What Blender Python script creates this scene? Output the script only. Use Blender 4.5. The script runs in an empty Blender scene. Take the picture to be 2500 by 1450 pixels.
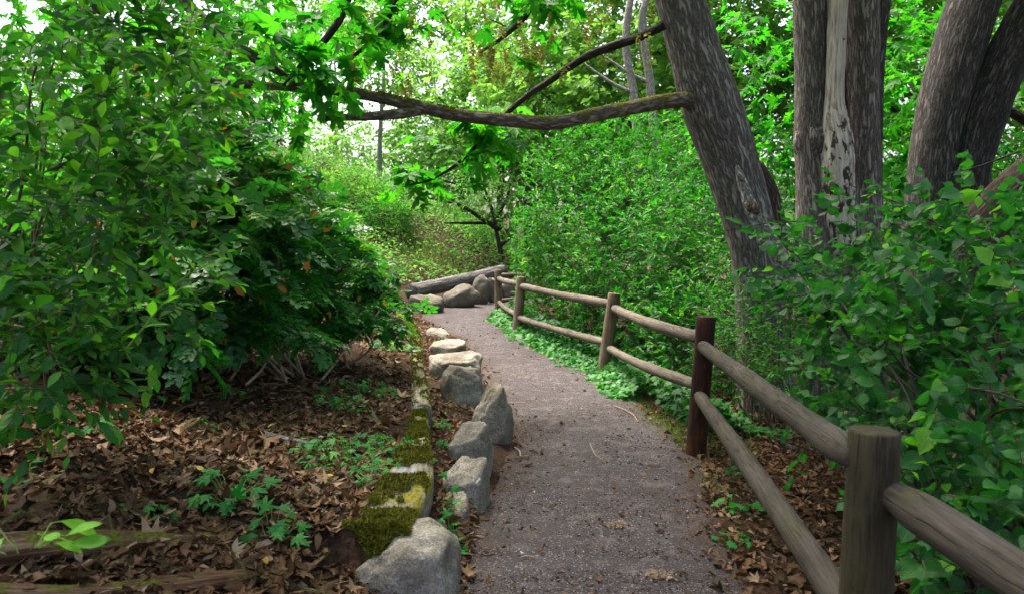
import bpy, math
import numpy as np
from mathutils import Matrix, Vector

# ------------------------------------------------------------------ camera, sky, sun, exposure
S = bpy.context.scene
COL = S.collection
rng = np.random.default_rng(11)
PITCH = math.radians(3.23)
FPX, CX, CY, EYE = 1700.0, 1250.0, 725.0, 1.5
cd = bpy.data.cameras.new('camera')
cd.sensor_width = 36.0
cd.lens = 36.0 * FPX / 2500.0
cd.clip_start = 0.05
cd.clip_end = 2000
cd.dof.use_dof = True
cd.dof.focus_distance = 6.5
cd.dof.aperture_fstop = 4.0
cam = bpy.data.objects.new('camera', cd)
cam.location = (0, 0, EYE)
cam.rotation_euler = (math.pi / 2 - PITCH, 0, 0)
COL.objects.link(cam)
S.camera = cam

SUN_EL, SUN_AZ = math.radians(68), math.radians(-35)     # azimuth from +Y towards +X
w = bpy.data.worlds.new('World')
S.world = w
w.use_nodes = True
wn = w.node_tree
sky = wn.nodes.new('ShaderNodeTexSky')
sky.sky_type = 'NISHITA'
sky.sun_disc = False
sky.sun_elevation = SUN_EL
sky.sun_rotation = SUN_AZ
sky.air_density = 1.0
sky.dust_density = 10.0
sky.ozone_density = 1.0
bg = wn.nodes['Background']
bg.inputs['Strength'].default_value = 0.15
wn.links.new(sky.outputs[0], bg.inputs['Color'])
sl = bpy.data.lights.new('sun', 'SUN')
sl.energy = 1.5
sl.angle = math.radians(18)
sl.color = (1.0, 0.95, 0.86)
so = bpy.data.objects.new('sun', sl)
sd = Vector((math.sin(SUN_AZ) * math.cos(SUN_EL), math.cos(SUN_AZ) * math.cos(SUN_EL), math.sin(SUN_EL)))
so.rotation_euler = sd.to_track_quat('Z', 'Y').to_euler()
so.location = (-25, 12, 60)
COL.objects.link(so)
S.view_settings.view_transform = 'Standard'
S.view_settings.look = 'None'
S.view_settings.exposure = 2.2
S.view_settings.gamma = 1.0
S.render.engine = 'CYCLES'
S.cycles.use_denoising = True
S.cycles.max_bounces = 8
S.cycles.diffuse_bounces = 4
S.cycles.glossy_bounces = 2
S.cycles.transmission_bounces = 4
S.cycles.sample_clamp_indirect = 8.0

# ------------------------------------------------------------------ small maths helpers
cp, sp = math.cos(PITCH), math.sin(PITCH)
def ray(x, y):
    a, b = (x - CX) / FPX, (CY - y) / FPX
    return np.array([a, cp + b * sp, -sp + b * cp])
def P(x, y, Z):                       # a point of the place seen at photo position x, y standing Z metres ahead
    r = ray(x, y)
    r = r * (Z / r[1])
    return np.array([r[0], r[1], r[2] + EYE])
def mpp(Z):                           # metres per photo pixel at that distance
    return Z / FPX
def project(p):
    p = np.atleast_2d(p)
    X, Y, Z = p[:, 0], p[:, 1], p[:, 2] - EYE
    f = Y * cp - Z * sp
    u = Y * sp + Z * cp
    f = np.where(f < 0.05, 0.05, f)
    return CX + FPX * X / f, CY - FPX * u / f, f
def nrm(v):
    v = np.asarray(v, float)
    return v / np.maximum(np.linalg.norm(v, axis=-1, keepdims=True), 1e-9)

_perm = np.random.default_rng(5).integers(0, 2**31 - 1, size=4096)
def _h(ix, iy, iz):
    k = (ix * 73856093) ^ (iy * 19349663) ^ (iz * 83492791)
    return (_perm[k & 4095] % 65536) / 65535.0
def vnoise(p):
    p = np.asarray(p, float)
    i = np.floor(p).astype(np.int64)
    f = p - i
    f = f * f * (3 - 2 * f)
    out = 0
    for dx in (0, 1):
        for dy in (0, 1):
            for dz in (0, 1):
                wx = f[..., 0] if dx else 1 - f[..., 0]
                wy = f[..., 1] if dy else 1 - f[..., 1]
                wz = f[..., 2] if dz else 1 - f[..., 2]
                out = out + wx * wy * wz * _h(i[..., 0] + dx, i[..., 1] + dy, i[..., 2] + dz)
    return out * 2 - 1
def fbm(p, oct=4, gain=0.5):
    p = np.asarray(p, float)
    a, s, o = 1.0, 0, 0
    for k in range(oct):
        o = o + a * vnoise(p * (2 ** k) + 17.3 * k)
        a *= gain
    return o

# ------------------------------------------------------------------ mesh helpers
def tag(o, label=None, cat=None, group=None, kind=None):
    if label: o['label'] = label
    if cat: o['category'] = cat
    if group: o['group'] = group
    if kind: o['kind'] = kind
    return o
def empty(name, loc, label=None, cat=None, group=None):
    o = bpy.data.objects.new(name, None)
    o.location = Vector([float(c) for c in loc])
    o.empty_display_size = 0.1
    COL.objects.link(o)
    return tag(o, label, cat, group)
def put(o, parent):
    if parent is not None:
        o.parent = parent
        if parent.parent is None:
            o.matrix_parent_inverse = Matrix.Translation(-parent.location)
    COL.objects.link(o)
    return o
def mesh_data(name, V, F, mat, smooth=True, tint=None, luv=None, tc=None, mask=None):
    V = np.ascontiguousarray(V, np.float32)
    F = np.ascontiguousarray(F, np.int32)
    n = F.shape[1]
    me = bpy.data.meshes.new(name)
    me.vertices.add(len(V))
    me.vertices.foreach_set('co', V.ravel())
    me.loops.add(F.size)
    me.loops.foreach_set('vertex_index', F.ravel())
    me.polygons.add(len(F))
    me.polygons.foreach_set('loop_start', np.arange(0, F.size, n, dtype=np.int32))
    if smooth:
        me.polygons.foreach_set('use_smooth', np.ones(len(F), bool))
    me.update(calc_edges=True)
    for nm, arr, ty, key in (('tint', tint, 'FLOAT', 'value'), ('mask', mask, 'FLOAT', 'value'),
                             ('luv', luv, 'FLOAT_VECTOR', 'vector'), ('tc', tc, 'FLOAT_VECTOR', 'vector')):
        if arr is not None:
            a = me.attributes.new(nm, ty, 'POINT')
            a.data.foreach_set(key, np.ascontiguousarray(arr, np.float32).ravel())
    if mat is not None:
        for m in (mat if isinstance(mat, (list, tuple)) else [mat]):
            me.materials.append(m)
    return me
def mk(name, V, F, mat, parent=None, **kw):
    return put(bpy.data.objects.new(name, mesh_data(name, V, F, mat, **kw)), parent)
class Acc:                            # collects pieces of one mesh
    def __init__(s): s.V, s.F, s.T, s.n = [], [], [], 0
    def add(s, V, F, tc=None):
        s.V.append(V); s.F.append(np.asarray(F) + s.n); s.n += len(V)
        s.T.append(tc if tc is not None else np.asarray(V))
    def build(s, name, mat, parent=None, **kw):
        return mk(name, np.vstack(s.V), np.vstack(s.F), mat, parent, tc=np.vstack(s.T), **kw)

def smooth_path(pts, step):
    pts = np.asarray(pts, float)
    q = np.vstack([2 * pts[0] - pts[1], pts, 2 * pts[-1] - pts[-2]])
    out = []
    for i in range(1, len(q) - 2):
        L = np.linalg.norm(q[i + 1][:3] - q[i][:3])
        n = max(1, int(round(L / step)))
        t = np.linspace(0, 1, n, endpoint=False)[:, None]
        p0, p1, p2, p3 = q[i - 1], q[i], q[i + 1], q[i + 2]
        out.append(0.5 * ((2 * p1) + (-p0 + p2) * t + (2 * p0 - 5 * p1 + 4 * p2 - p3) * t**2 + (-p0 + 3 * p1 - 3 * p2 + p3) * t**3))
    out.append(q[-2][None])
    return np.vstack(out)
def tube(pts, rad, segs=8, step=None, cap=True, rough=0.0, rs=(6, 6, 1.5), flat=None, seed=0.0):
    pts = np.asarray(pts, float); rad = np.asarray(rad, float) * np.ones(len(pts))
    if step:
        q = smooth_path(np.column_stack([pts, rad]), step)
        pts, rad = q[:, :3], np.maximum(q[:, 3], 1e-4)
    T = nrm(np.gradient(pts, axis=0))
    ref = np.array([0, 0, 1.0]) if abs(T[:, 2]).mean() < 0.8 else np.array([0, -1.0, 0])
    A = nrm(np.cross(np.cross(T, ref), T)); B = np.cross(T, A)
    th = np.linspace(0, 2 * np.pi, segs, endpoint=False)
    s = np.concatenate([[0], np.cumsum(np.linalg.norm(np.diff(pts, axis=0), axis=1))])
    c, sn = np.cos(th), np.sin(th)
    r0 = rad.mean()
    tc = np.stack([np.tile(c * r0, (len(pts), 1)), np.tile(sn * r0, (len(pts), 1)), np.tile(s[:, None], (1, segs))], -1)
    R = rad[:, None] * np.ones(segs)
    if rough:
        R = R * (1 + rough * fbm(tc * np.array(rs) + seed, 4))
    k = 1.0 if flat is None else flat
    V = pts[:, None] + A[:, None] * (c * 1)[None, :, None] * R[..., None] * k + B[:, None] * sn[None, :, None] * R[..., None]
    n = len(pts)
    V = V.reshape(-1, 3); tcv = tc.reshape(-1, 3)
    i = np.arange(n - 1)[:, None] * segs; j = np.arange(segs)[None]; j2 = (j + 1) % segs
    a, b, cc, d = (i + j).ravel(), (i + j2).ravel(), (i + segs + j2).ravel(), (i + segs + j).ravel()
    F = np.vstack([np.column_stack([a, b, cc]), np.column_stack([a, cc, d])])
    if cap:
        V = np.vstack([V, pts[0], pts[-1]]); tcv = np.vstack([tcv, [0, 0, 0], [0, 0, s[-1]]])
        jj = np.arange(segs); k0, k1 = n * segs, n * segs + 1
        F = np.vstack([F, np.column_stack([np.full(segs, k0), (jj + 1) % segs, jj]),
                       np.column_stack([np.full(segs, k1), (n - 1) * segs + jj, (n - 1) * segs + (jj + 1) % segs])])
    return V, F, tcv
def thin_tubes(p0, p1, p2, r0, r1):   # many three-sided twigs at once, each bent through its middle point
    n = len(p0)
    T = nrm(p2 - p0); ref = np.where(abs(T[:, 2:3]) < 0.9, np.array([[0, 0, 1.0]]), np.array([[1.0, 0, 0]]))
    A = nrm(np.cross(T, ref)); B = np.cross(T, A)
    V = np.zeros((n, 9, 3))
    for k, (p, r) in enumerate(((p0, r0), (p1, (r0 + r1) / 2), (p2, r1))):
        for m in range(3):
            th = 2.0944 * m
            V[:, k * 3 + m] = p + (A * math.cos(th) + B * math.sin(th)) * np.asarray(r).reshape(-1, 1)
    f = []
    for k in (0, 3):
        for m in range(3):
            m2 = (m + 1) % 3
            f += [(k + m, k + m2, k + 3 + m2), (k + m, k + 3 + m2, k + 3 + m)]
    F = (np.array(f)[None] + (np.arange(n) * 9)[:, None, None]).reshape(-1, 3)
    return V.reshape(-1, 3), F
def ico(sub):
    t = (1 + 5 ** 0.5) / 2
    V = nrm(np.array([(-1, t, 0), (1, t, 0), (-1, -t, 0), (1, -t, 0), (0, -1, t), (0, 1, t), (0, -1, -t), (0, 1, -t), (t, 0, -1), (t, 0, 1), (-t, 0, -1), (-t, 0, 1)], float))
    F = np.array([(0, 11, 5), (0, 5, 1), (0, 1, 7), (0, 7, 10), (0, 10, 11), (1, 5, 9), (5, 11, 4), (11, 10, 2), (10, 7, 6), (7, 1, 8), (3, 9, 4), (3, 4, 2), (3, 2, 6), (3, 6, 8), (3, 8, 9), (4, 9, 5), (2, 4, 11), (6, 2, 10), (8, 6, 7), (9, 8, 1)])
    for _ in range(sub):
        e = np.sort(np.vstack([F[:, [0, 1]], F[:, [1, 2]], F[:, [2, 0]]]), 1)
        u, inv = np.unique(e, axis=0, return_inverse=True)
        inv = inv.ravel()
        mid = nrm(V[u].mean(1)); m = len(V) + inv.reshape(3, -1)
        V = np.vstack([V, mid])
        F = np.vstack([np.column_stack([F[:, 0], m[0], m[2]]), np.column_stack([F[:, 1], m[1], m[0]]), np.column_stack([F[:, 2], m[2], m[1]]), m.T])
    return V, F

# ------------------------------------------------------------------ materials
class M:
    def __init__(s, name):
        s.m = bpy.data.materials.new(name); s.m.use_nodes = True
        s.t = s.m.node_tree; s.t.nodes.clear()
        s.out = s.t.nodes.new('ShaderNodeOutputMaterial')
    def n(s, ty, ins=None, out=0, **pr):
        nd = s.t.nodes.new('ShaderNode' + ty)
        for k, v in pr.items(): setattr(nd, k, v)
        for k, v in (ins or {}).items():
            if isinstance(v, bpy.types.NodeSocket): s.t.links.new(v, nd.inputs[k])
            elif isinstance(v, (tuple, list)) and len(v) == 3 and nd.inputs[k].type == 'RGBA': nd.inputs[k].default_value = (*v, 1)
            else: nd.inputs[k].default_value = v
        return nd.outputs[out]
    def math(s, op, a, b=0.0, c=0.0, clamp=False):
        return s.n('Math', {0: a, 1: b, 2: c}, operation=op, use_clamp=clamp)
    def noise(s, vec, scale, detail=4, rough=0.6, out=0):
        return s.n('TexNoise', {'Vector': vec, 'Scale': scale, 'Detail': detail, 'Roughness': rough}, out)
    def mapr(s, v, a, b, c=0.0, d=1.0):
        return s.n('MapRange', {0: v, 1: a, 2: b, 3: c, 4: d})
    def mix(s, f, a, b, mode='MIX'):
        nd = s.t.nodes.new('ShaderNodeMix'); nd.data_type = 'RGBA'; nd.blend_type = mode
        for k, v in ((0, f), (6, a), (7, b)):
            if isinstance(v, bpy.types.NodeSocket): s.t.links.new(v, nd.inputs[k])
            elif isinstance(v, (tuple, list)): nd.inputs[k].default_value = (*v, 1)
            else: nd.inputs[k].default_value = v
        return nd.outputs[2]
    def ramp(s, f, stops):
        nd = s.t.nodes.new('ShaderNodeValToRGB'); e = nd.color_ramp.elements
        while len(e) < len(stops): e.new(0.5)
        for el, (p, c) in zip(e, stops): el.position = p; el.color = (*c, 1)
        s.t.links.new(f, nd.inputs[0]); return nd.outputs[0]
    def attr(s, name, out='Vector'):
        nd = s.t.nodes.new('ShaderNodeAttribute'); nd.attribute_name = name; return nd.outputs[out]
    def vscale(s, v, k):
        return s.n('VectorMath', {0: v, 1: k}, operation='MULTIPLY')
    def bump(s, h, strength, dist, normal=None):
        i = {'Height': h, 'Strength': strength, 'Distance': dist}
        if normal is not None: i['Normal'] = normal
        return s.n('Bump', i)
    def pbr(s, col, rough=0.8, spec=0.3, normal=None):
        i = {'Base Color': col, 'Roughness': rough, 'Specular IOR Level': spec}
        if normal is not None: i['Normal'] = normal
        return s.n('BsdfPrincipled', i)
    def done(s, sh):
        s.t.links.new(sh, s.out.inputs[0]); return s.m

def leaf_mat(name, cols, rough=0.45, spec=0.35, trans=0.35, veins=True, glow=(1.5, 1.9, 0.7)):
    m = M(name)
    oi = m.t.nodes.new('ShaderNodeObjectInfo').outputs['Random']
    t = m.math('FRACT', m.math('ADD', m.attr('tint', 'Fac'), oi))
    col = m.ramp(t, cols)
    nor = None
    if veins:
        sep = m.n('SeparateXYZ', {0: m.attr('luv')}, 0)
        nd = sep.node
        av = m.math('ABSOLUTE', nd.outputs[1])
        rib = m.mapr(av, 0.0, 0.09, 1.0, 0.0)
        ph = m.math('MULTIPLY', m.math('SUBTRACT', m.math('MULTIPLY', nd.outputs[0], 9.0), m.math('MULTIPLY', av, 3.0)), 6.283)
        sv = m.math('POWER', m.math('ABSOLUTE', m.math('SINE', m.math('MULTIPLY', ph, 0.5))), 0.5)
        col = m.mix(m.math('MULTIPLY', rib, 0.45), col, (0.10, 0.22, 0.04))
        blot = m.noise(m.attr('luv'), 5.0, 2)
        col = m.mix(m.mapr(blot, 0.4, 0.75, 0.0, 0.35), col, (0.05, 0.10, 0.02))
        nor = m.bump(m.math('SUBTRACT', sv, rib), 0.35, 0.004)
    pb = m.pbr(col, rough, spec, nor)
    tr = m.n('BsdfTranslucent', {'Color': m.mix(1.0, col, glow, 'MULTIPLY')})
    return m.done(m.n('MixShader', {0: trans, 1: pb, 2: tr}))

G = dict(
    plum=leaf_mat('plum_leaf', [(0, (0.014, 0.090, 0.018)), (0.45, (0.026, 0.15, 0.022)), (0.8, (0.055, 0.225, 0.02)), (1, (0.14, 0.34, 0.025))], 0.5, 0.28, 0.42),
    shoot=leaf_mat('new_shoot_leaf', [(0, (0.08, 0.26, 0.012)), (1, (0.14, 0.36, 0.02))], 0.5, 0.25, 0.4),
    grape=leaf_mat('holly_leaf', [(0, (0.011, 0.085, 0.018)), (0.5, (0.022, 0.155, 0.024)), (0.85, (0.042, 0.22, 0.025)), (1, (0.12, 0.28, 0.025))], 0.25, 0.55, 0.36),
    rust=leaf_mat('withered_leaf', [(0, (0.35, 0.13, 0.02)), (0.5, (0.42, 0.24, 0.03)), (1, (0.25, 0.08, 0.02))], 0.6, 0.2, 0.3, True, (1.3, 1.1, 0.6)),
    hazel=leaf_mat('hazel_leaf', [(0, (0.007, 0.062, 0.016)), (0.4, (0.014, 0.11, 0.022)), (0.75, (0.030, 0.17, 0.02)), (1, (0.11, 0.31, 0.02))], 0.5, 0.28, 0.42),
    maple=leaf_mat('maple_leaf', [(0, (0.015, 0.12, 0.011)), (0.5, (0.030, 0.18, 0.013)), (1, (0.065, 0.25, 0.015))], 0.55, 0.22, 0.58, False),
    bush=leaf_mat('bush_leaf', [(0, (0.006, 0.058, 0.012)), (0.5, (0.013, 0.105, 0.016)), (0.88, (0.034, 0.17, 0.018)), (1, (0.12, 0.27, 0.02))], 0.55, 0.25, 0.42, False),
    bush2=leaf_mat('bright_bush_leaf', [(0, (0.010, 0.085, 0.010)), (0.5, (0.024, 0.145, 0.013)), (0.9, (0.060, 0.22, 0.016)), (1, (0.18, 0.27, 0.02))], 0.55, 0.22, 0.45, False),
    ivy=leaf_mat('ivy_leaf', [(0, (0.008, 0.08, 0.014)), (0.5, (0.018, 0.13, 0.018)), (1, (0.045, 0.19, 0.02))], 0.5, 0.22, 0.3, False),
    herb=leaf_mat('herb_leaf', [(0, (0.012, 0.115, 0.022)), (0.6, (0.024, 0.165, 0.026)), (1, (0.05, 0.22, 0.03))], 0.6, 0.2, 0.38, False),
    hill=leaf_mat('undergrowth_leaf', [(0, (0.04, 0.15, 0.02)), (0.5, (0.09, 0.235, 0.035)), (0.9, (0.15, 0.30, 0.05)), (1, (0.26, 0.29, 0.08))], 0.6, 0.2, 0.42, False),
    far=leaf_mat('far_hazed_leaf', [(0, (0.08, 0.20, 0.035)), (0.5, (0.14, 0.29, 0.06)), (1, (0.22, 0.38, 0.10))], 0.55, 0.2, 0.48, False, (1.4, 1.6, 0.8)),  # green paled in colour to imitate haze and overexposed light
    far2=leaf_mat('far_bluish_leaf', [(0, (0.06, 0.17, 0.035)), (0.5, (0.10, 0.25, 0.055)), (1, (0.16, 0.33, 0.08))], 0.55, 0.2, 0.48, False, (1.4, 1.6, 0.9)),  # second far green, with the same pale haze put into its colour
    seed=leaf_mat('seed_wing', [(0, (0.16, 0.20, 0.03)), (0.6, (0.24, 0.24, 0.05)), (1, (0.27, 0.17, 0.06))], 0.6, 0.2, 0.4, False, (1.3, 1.3, 0.7)),
    grass=leaf_mat('grass_blade', [(0, (0.05, 0.13, 0.02)), (0.6, (0.10, 0.18, 0.03)), (1, (0.22, 0.22, 0.07))], 0.6, 0.2, 0.3, False),
    dead=leaf_mat('dead_leaf', [(0, (0.022, 0.009, 0.006)), (0.35, (0.062, 0.024, 0.013)), (0.7, (0.115, 0.050, 0.027)), (0.92, (0.19, 0.105, 0.062)), (1, (0.29, 0.20, 0.135))], 0.75, 0.15, 0.12, True, (1.2, 1.0, 0.8)),
    yellow=leaf_mat('yellow_fallen_leaf', [(0, (0.45, 0.24, 0.03)), (1, (0.40, 0.30, 0.05))], 0.6, 0.25, 0.2, True, (1.2, 1.1, 0.6)),
)

def bark_mat(name, dark, light, moss=0.0, lichen=0.3, freq=30.0, stretch=0.15, depth=0.018):
    m = M(name)
    tc = m.attr('tc')
    v = m.vscale(tc, (1, 1, stretch))
    warp = m.noise(tc, 3.0, 3, 0.6, 1)
    v = m.n('VectorMath', {0: v, 1: m.vscale(m.n('VectorMath', {0: warp, 1: (0.5, 0.5, 0.5)}, operation='SUBTRACT'), (0.06, 0.06, 0.02))}, operation='ADD')
    n1 = m.noise(v, freq, 5, 0.62)
    n2 = m.noise(v, freq * 2.6, 3, 0.6)
    ridge = m.math('ABSOLUTE', m.math('SUBTRACT', n1, 0.5))
    hgt = m.math('ADD', m.mapr(ridge, 0.0, 0.11), m.math('MULTIPLY', n2, 0.6))
    col = m.ramp(m.mapr(hgt, 0.3, 1.35), [(0, dark), (0.45, tuple((a * .45 + b * .55) for a, b in zip(dark, light))), (1, light)])
    big = m.noise(tc, 2.2, 3)
    col = m.mix(m.mapr(big, 0.35, 0.7, 0.0, 0.35), col, tuple(c * 0.5 for c in light))
    if lichen:
        ln = m.noise(m.vscale(tc, (1, 1, 0.8)), 60.0, 5, 0.8)
        lb = m.noise(tc, 3.5, 2)
        f = m.math('MULTIPLY', m.mapr(ln, 0.62, 0.68), m.mapr(lb, 0.62 - lichen * 0.3, 0.72 - lichen * 0.3))
        col = m.mix(m.math('MULTIPLY', f, 0.65), col, (0.42, 0.44, 0.41))
    if moss:
        geo = m.t.nodes.new('ShaderNodeNewGeometry')
        nz = m.n('SeparateXYZ', {0: geo.outputs['Normal']}, 2)
        mn = m.noise(tc, 7.0, 5, 0.7)
        f = m.mapr(m.math('ADD', mn, m.math('MULTIPLY', nz, 0.22)), 0.78 - moss * 0.3, 0.88 - moss * 0.3)
        col = m.mix(f, col, m.ramp(m.noise(tc, 60.0, 2), [(0.3, (0.05, 0.06, 0.01)), (0.7, (0.20, 0.17, 0.02))]))
        hgt = m.math('ADD', hgt, m.math('MULTIPLY', f, m.noise(tc, 90.0, 2)))
    return m.done(m.pbr(col, 0.9, 0.15, m.bump(hgt, 1.0, depth * 1.6)))

def wood_mat(name, dark, light, algae=0.25, stain=None, crack=0.5):
    m = M(name)
    tc = m.attr('tc')
    v = m.vscale(tc, (1, 1, 0.07))
    g = m.noise(v, 115.0, 5, 0.7)
    g2 = m.noise(m.vscale(tc, (1, 1, 0.35)), 9.0, 4, 0.6)
    col = m.ramp(m.math('ADD', m.math('MULTIPLY', g, 0.6), m.math('MULTIPLY', g2, 0.4)), [(0.36, dark), (0.62, light)])
    ck = m.noise(m.vscale(tc, (1, 1, 0.045)), 30.0, 3, 0.5)
    cf = m.mapr(m.math('ABSOLUTE', m.math('SUBTRACT', ck, 0.5)), 0.0, 0.02, 1.0, 0.0)
    cf = m.math('MULTIPLY', m.math('MULTIPLY', cf, m.mapr(m.noise(tc, 3.0, 2), 0.42, 0.55)), crack * 1.8, clamp=True)
    col = m.mix(cf, col, (0.02, 0.015, 0.012))
    knot = m.n('TexVoronoi', {'Vector': m.vscale(tc, (1, 1, 0.5)), 'Scale': 7.0}, 0)
    col = m.mix(m.mapr(knot, 0.06, 0.12, 0.6, 0.0), col, tuple(c * 0.6 for c in dark))
    if algae:
        an = m.noise(tc, 6.0, 4, 0.65)
        col = m.mix(m.mapr(an, 0.62 - algae * 0.35, 0.82 - algae * 0.2, 0.0, 0.75), col, (0.050, 0.048, 0.015))
    if stain:
        sn = m.noise(m.vscale(tc, (1, 1, 0.25)), 14.0, 3)
        col = m.mix(m.mapr(sn, 0.50, 0.68), col, stain)
    h = m.math('SUBTRACT', m.math('MULTIPLY', g, 0.5), cf)
    return m.done(m.pbr(col, 0.8, 0.2, m.bump(h, 0.8, 0.008)))

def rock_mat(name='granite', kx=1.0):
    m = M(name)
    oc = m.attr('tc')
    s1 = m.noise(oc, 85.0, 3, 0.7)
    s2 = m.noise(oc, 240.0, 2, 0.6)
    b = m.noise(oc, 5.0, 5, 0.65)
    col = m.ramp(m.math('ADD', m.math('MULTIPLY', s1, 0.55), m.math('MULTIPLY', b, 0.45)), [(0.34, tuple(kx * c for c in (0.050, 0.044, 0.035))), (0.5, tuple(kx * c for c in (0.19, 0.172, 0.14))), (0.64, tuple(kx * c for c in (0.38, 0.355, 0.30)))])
    col = m.mix(m.mapr(s2, 0.60, 0.66, 0.0, 0.7), col, (0.06, 0.055, 0.05))
    dirt = m.noise(oc, 3.3, 5, 0.7)
    col = m.mix(m.mapr(dirt, 0.46, 0.66, 0.0, 0.75), col, (0.085, 0.068, 0.045))
    ms = m.noise(m.vscale(oc, (1, 1, 1.4)), 4.2, 5, 0.75)
    col = m.mix(m.math('MULTIPLY', m.mapr(ms, 0.60, 0.68), m.attr('mask', 'Fac')), col, (0.13, 0.125, 0.015))
    h = m.math('ADD', m.math('MULTIPLY', s1, 0.35), m.noise(oc, 26.0, 5, 0.7))
    return m.done(m.pbr(col, 0.9, 0.2, m.bump(h, 0.55, 0.02)))
ROCK = rock_mat()
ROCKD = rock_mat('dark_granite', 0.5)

def moss_mat():
    m = M('moss')
    g = m.n('TexCoord', None, 'Object')
    n = m.noise(g, 45.0, 3); b = m.noise(g, 7.0, 3)
    t = m.math('ADD', m.math('MULTIPLY', n, 0.5), m.math('MULTIPLY', m.math('FRACT', m.math('ADD', m.attr('tint', 'Fac'), b)), 0.5))
    col = m.ramp(t, [(0.2, (0.020, 0.030, 0.005)), (0.5, (0.085, 0.092, 0.010)), (0.85, (0.24, 0.21, 0.025))])
    return m.done(m.pbr(col, 0.95, 0.05))
MOSS = moss_mat()

def weathered_timber():
    m = M('weathered_timber')
    tc = m.attr('tc')
    v = m.vscale(tc, (1, 1, 0.05))
    g = m.noise(v, 45.0, 5, 0.7)
    col = m.ramp(g, [(0.3, (0.045, 0.040, 0.036)), (0.5, (0.17, 0.16, 0.16)), (0.7, (0.33, 0.325, 0.33))])
    mo = m.noise(m.vscale(tc, (1, 1, 0.5)), 5.0, 5, 0.7)
    f = m.math('MULTIPLY', m.mapr(mo, 0.42, 0.54), m.attr('mask', 'Fac'))
    col = m.mix(f, col, m.ramp(m.noise(tc, 70.0, 3), [(0.3, (0.05, 0.055, 0.008)), (0.7, (0.24, 0.20, 0.025))]))
    return m.done(m.pbr(col, 0.9, 0.15, m.bump(m.math('ADD', g, m.math('MULTIPLY', f, 0.6)), 0.9, 0.015)))
TIMBER = weathered_timber()

def rotten_mat():
    m = M('rotten_wood')
    tc = m.attr('tc')
    g = m.noise(m.vscale(tc, (1, 1, 0.08)), 40.0, 5, 0.7)
    col = m.ramp(g, [(0.34, (0.018, 0.010, 0.007)), (0.5, (0.085, 0.045, 0.025)), (0.68, (0.24, 0.165, 0.105))])
    geo = m.t.nodes.new('ShaderNodeNewGeometry')
    nz = m.n('SeparateXYZ', {0: geo.outputs['Normal']}, 2)
    mo = m.noise(tc, 6.0, 5, 0.75)
    f = m.mapr(m.math('ADD', mo, m.math('MULTIPLY', nz, 0.1)), 0.56, 0.64)
    col = m.mix(f, col, m.ramp(m.noise(tc, 70.0, 3), [(0.3, (0.03, 0.04, 0.006)), (0.7, (0.13, 0.13, 0.02))]))
    return m.done(m.pbr(col, 0.95, 0.1, m.bump(g, 1.0, 0.02)))
ROTTEN = rotten_mat()

def ground_mat():
    m = M('forest_floor')
    g = m.n('TexCoord', None, 'Object')
    n1 = m.noise(g, 30.0, 6, 0.75); n2 = m.noise(g, 2.5, 4)
    col = m.ramp(n1, [(0.3, (0.012, 0.007, 0.005)), (0.5, (0.040, 0.022, 0.014)), (0.72, (0.10, 0.058, 0.036))])
    col = m.mix(m.mapr(n2, 0.55, 0.75, 0.0, 0.6), col, (0.035, 0.042, 0.012))
    return m.done(m.pbr(col, 0.95, 0.1, m.bump(n1, 1.0, 0.03)))
GROUND = ground_mat()

def path_mat():
    m = M('fine_gravel')
    g = m.n('TexCoord', None, 'Object')
    n1 = m.noise(g, 130.0, 3, 0.75); n2 = m.noise(g, 330.0, 2, 0.6); n3 = m.noise(g, 1.3, 4, 0.6)
    vo = m.n('TexVoronoi', {'Vector': g, 'Scale': 150.0}, 1)
    sp_ = m.n('SeparateColor', {0: vo}, 0)
    col = m.ramp(m.math('ADD', m.math('MULTIPLY', n1, 0.6), m.math('MULTIPLY', n2, 0.4)), [(0.36, (0.013, 0.0112, 0.0120)), (0.5, (0.044, 0.0385, 0.0412)), (0.64, (0.112, 0.100, 0.105))])
    col = m.mix(m.mapr(sp_, 0.93, 0.96, 0.0, 0.7), col, (0.34, 0.31, 0.30))
    col = m.mix(m.mapr(sp_, 0.06, 0.04, 0.0, 0.7), col, (0.06, 0.048, 0.045))
    col = m.mix(m.mapr(n3, 0.38, 0.66, 0.0, 0.65), col, (0.040, 0.031, 0.029))
    n4 = m.noise(g, 7.0, 5, 0.7)
    col = m.mix(m.mapr(n4, 0.52, 0.72, 0.0, 0.6), col, (0.17, 0.145, 0.14))
    ed = m.math('ADD', m.attr('mask', 'Fac'), m.math('MULTIPLY', m.math('SUBTRACT', m.noise(g, 3.5, 5, 0.7), 0.5), 1.1))
    col = m.mix(m.mapr(ed, 0.62, 1.0, 0.0, 0.8), col, m.ramp(n1, [(0.35, (0.014, 0.009, 0.007)), (0.65, (0.085, 0.055, 0.042))]))
    return m.done(m.pbr(col, 0.92, 0.15, m.bump(n1, 0.8, 0.012)))
PATHM = path_mat()

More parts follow.
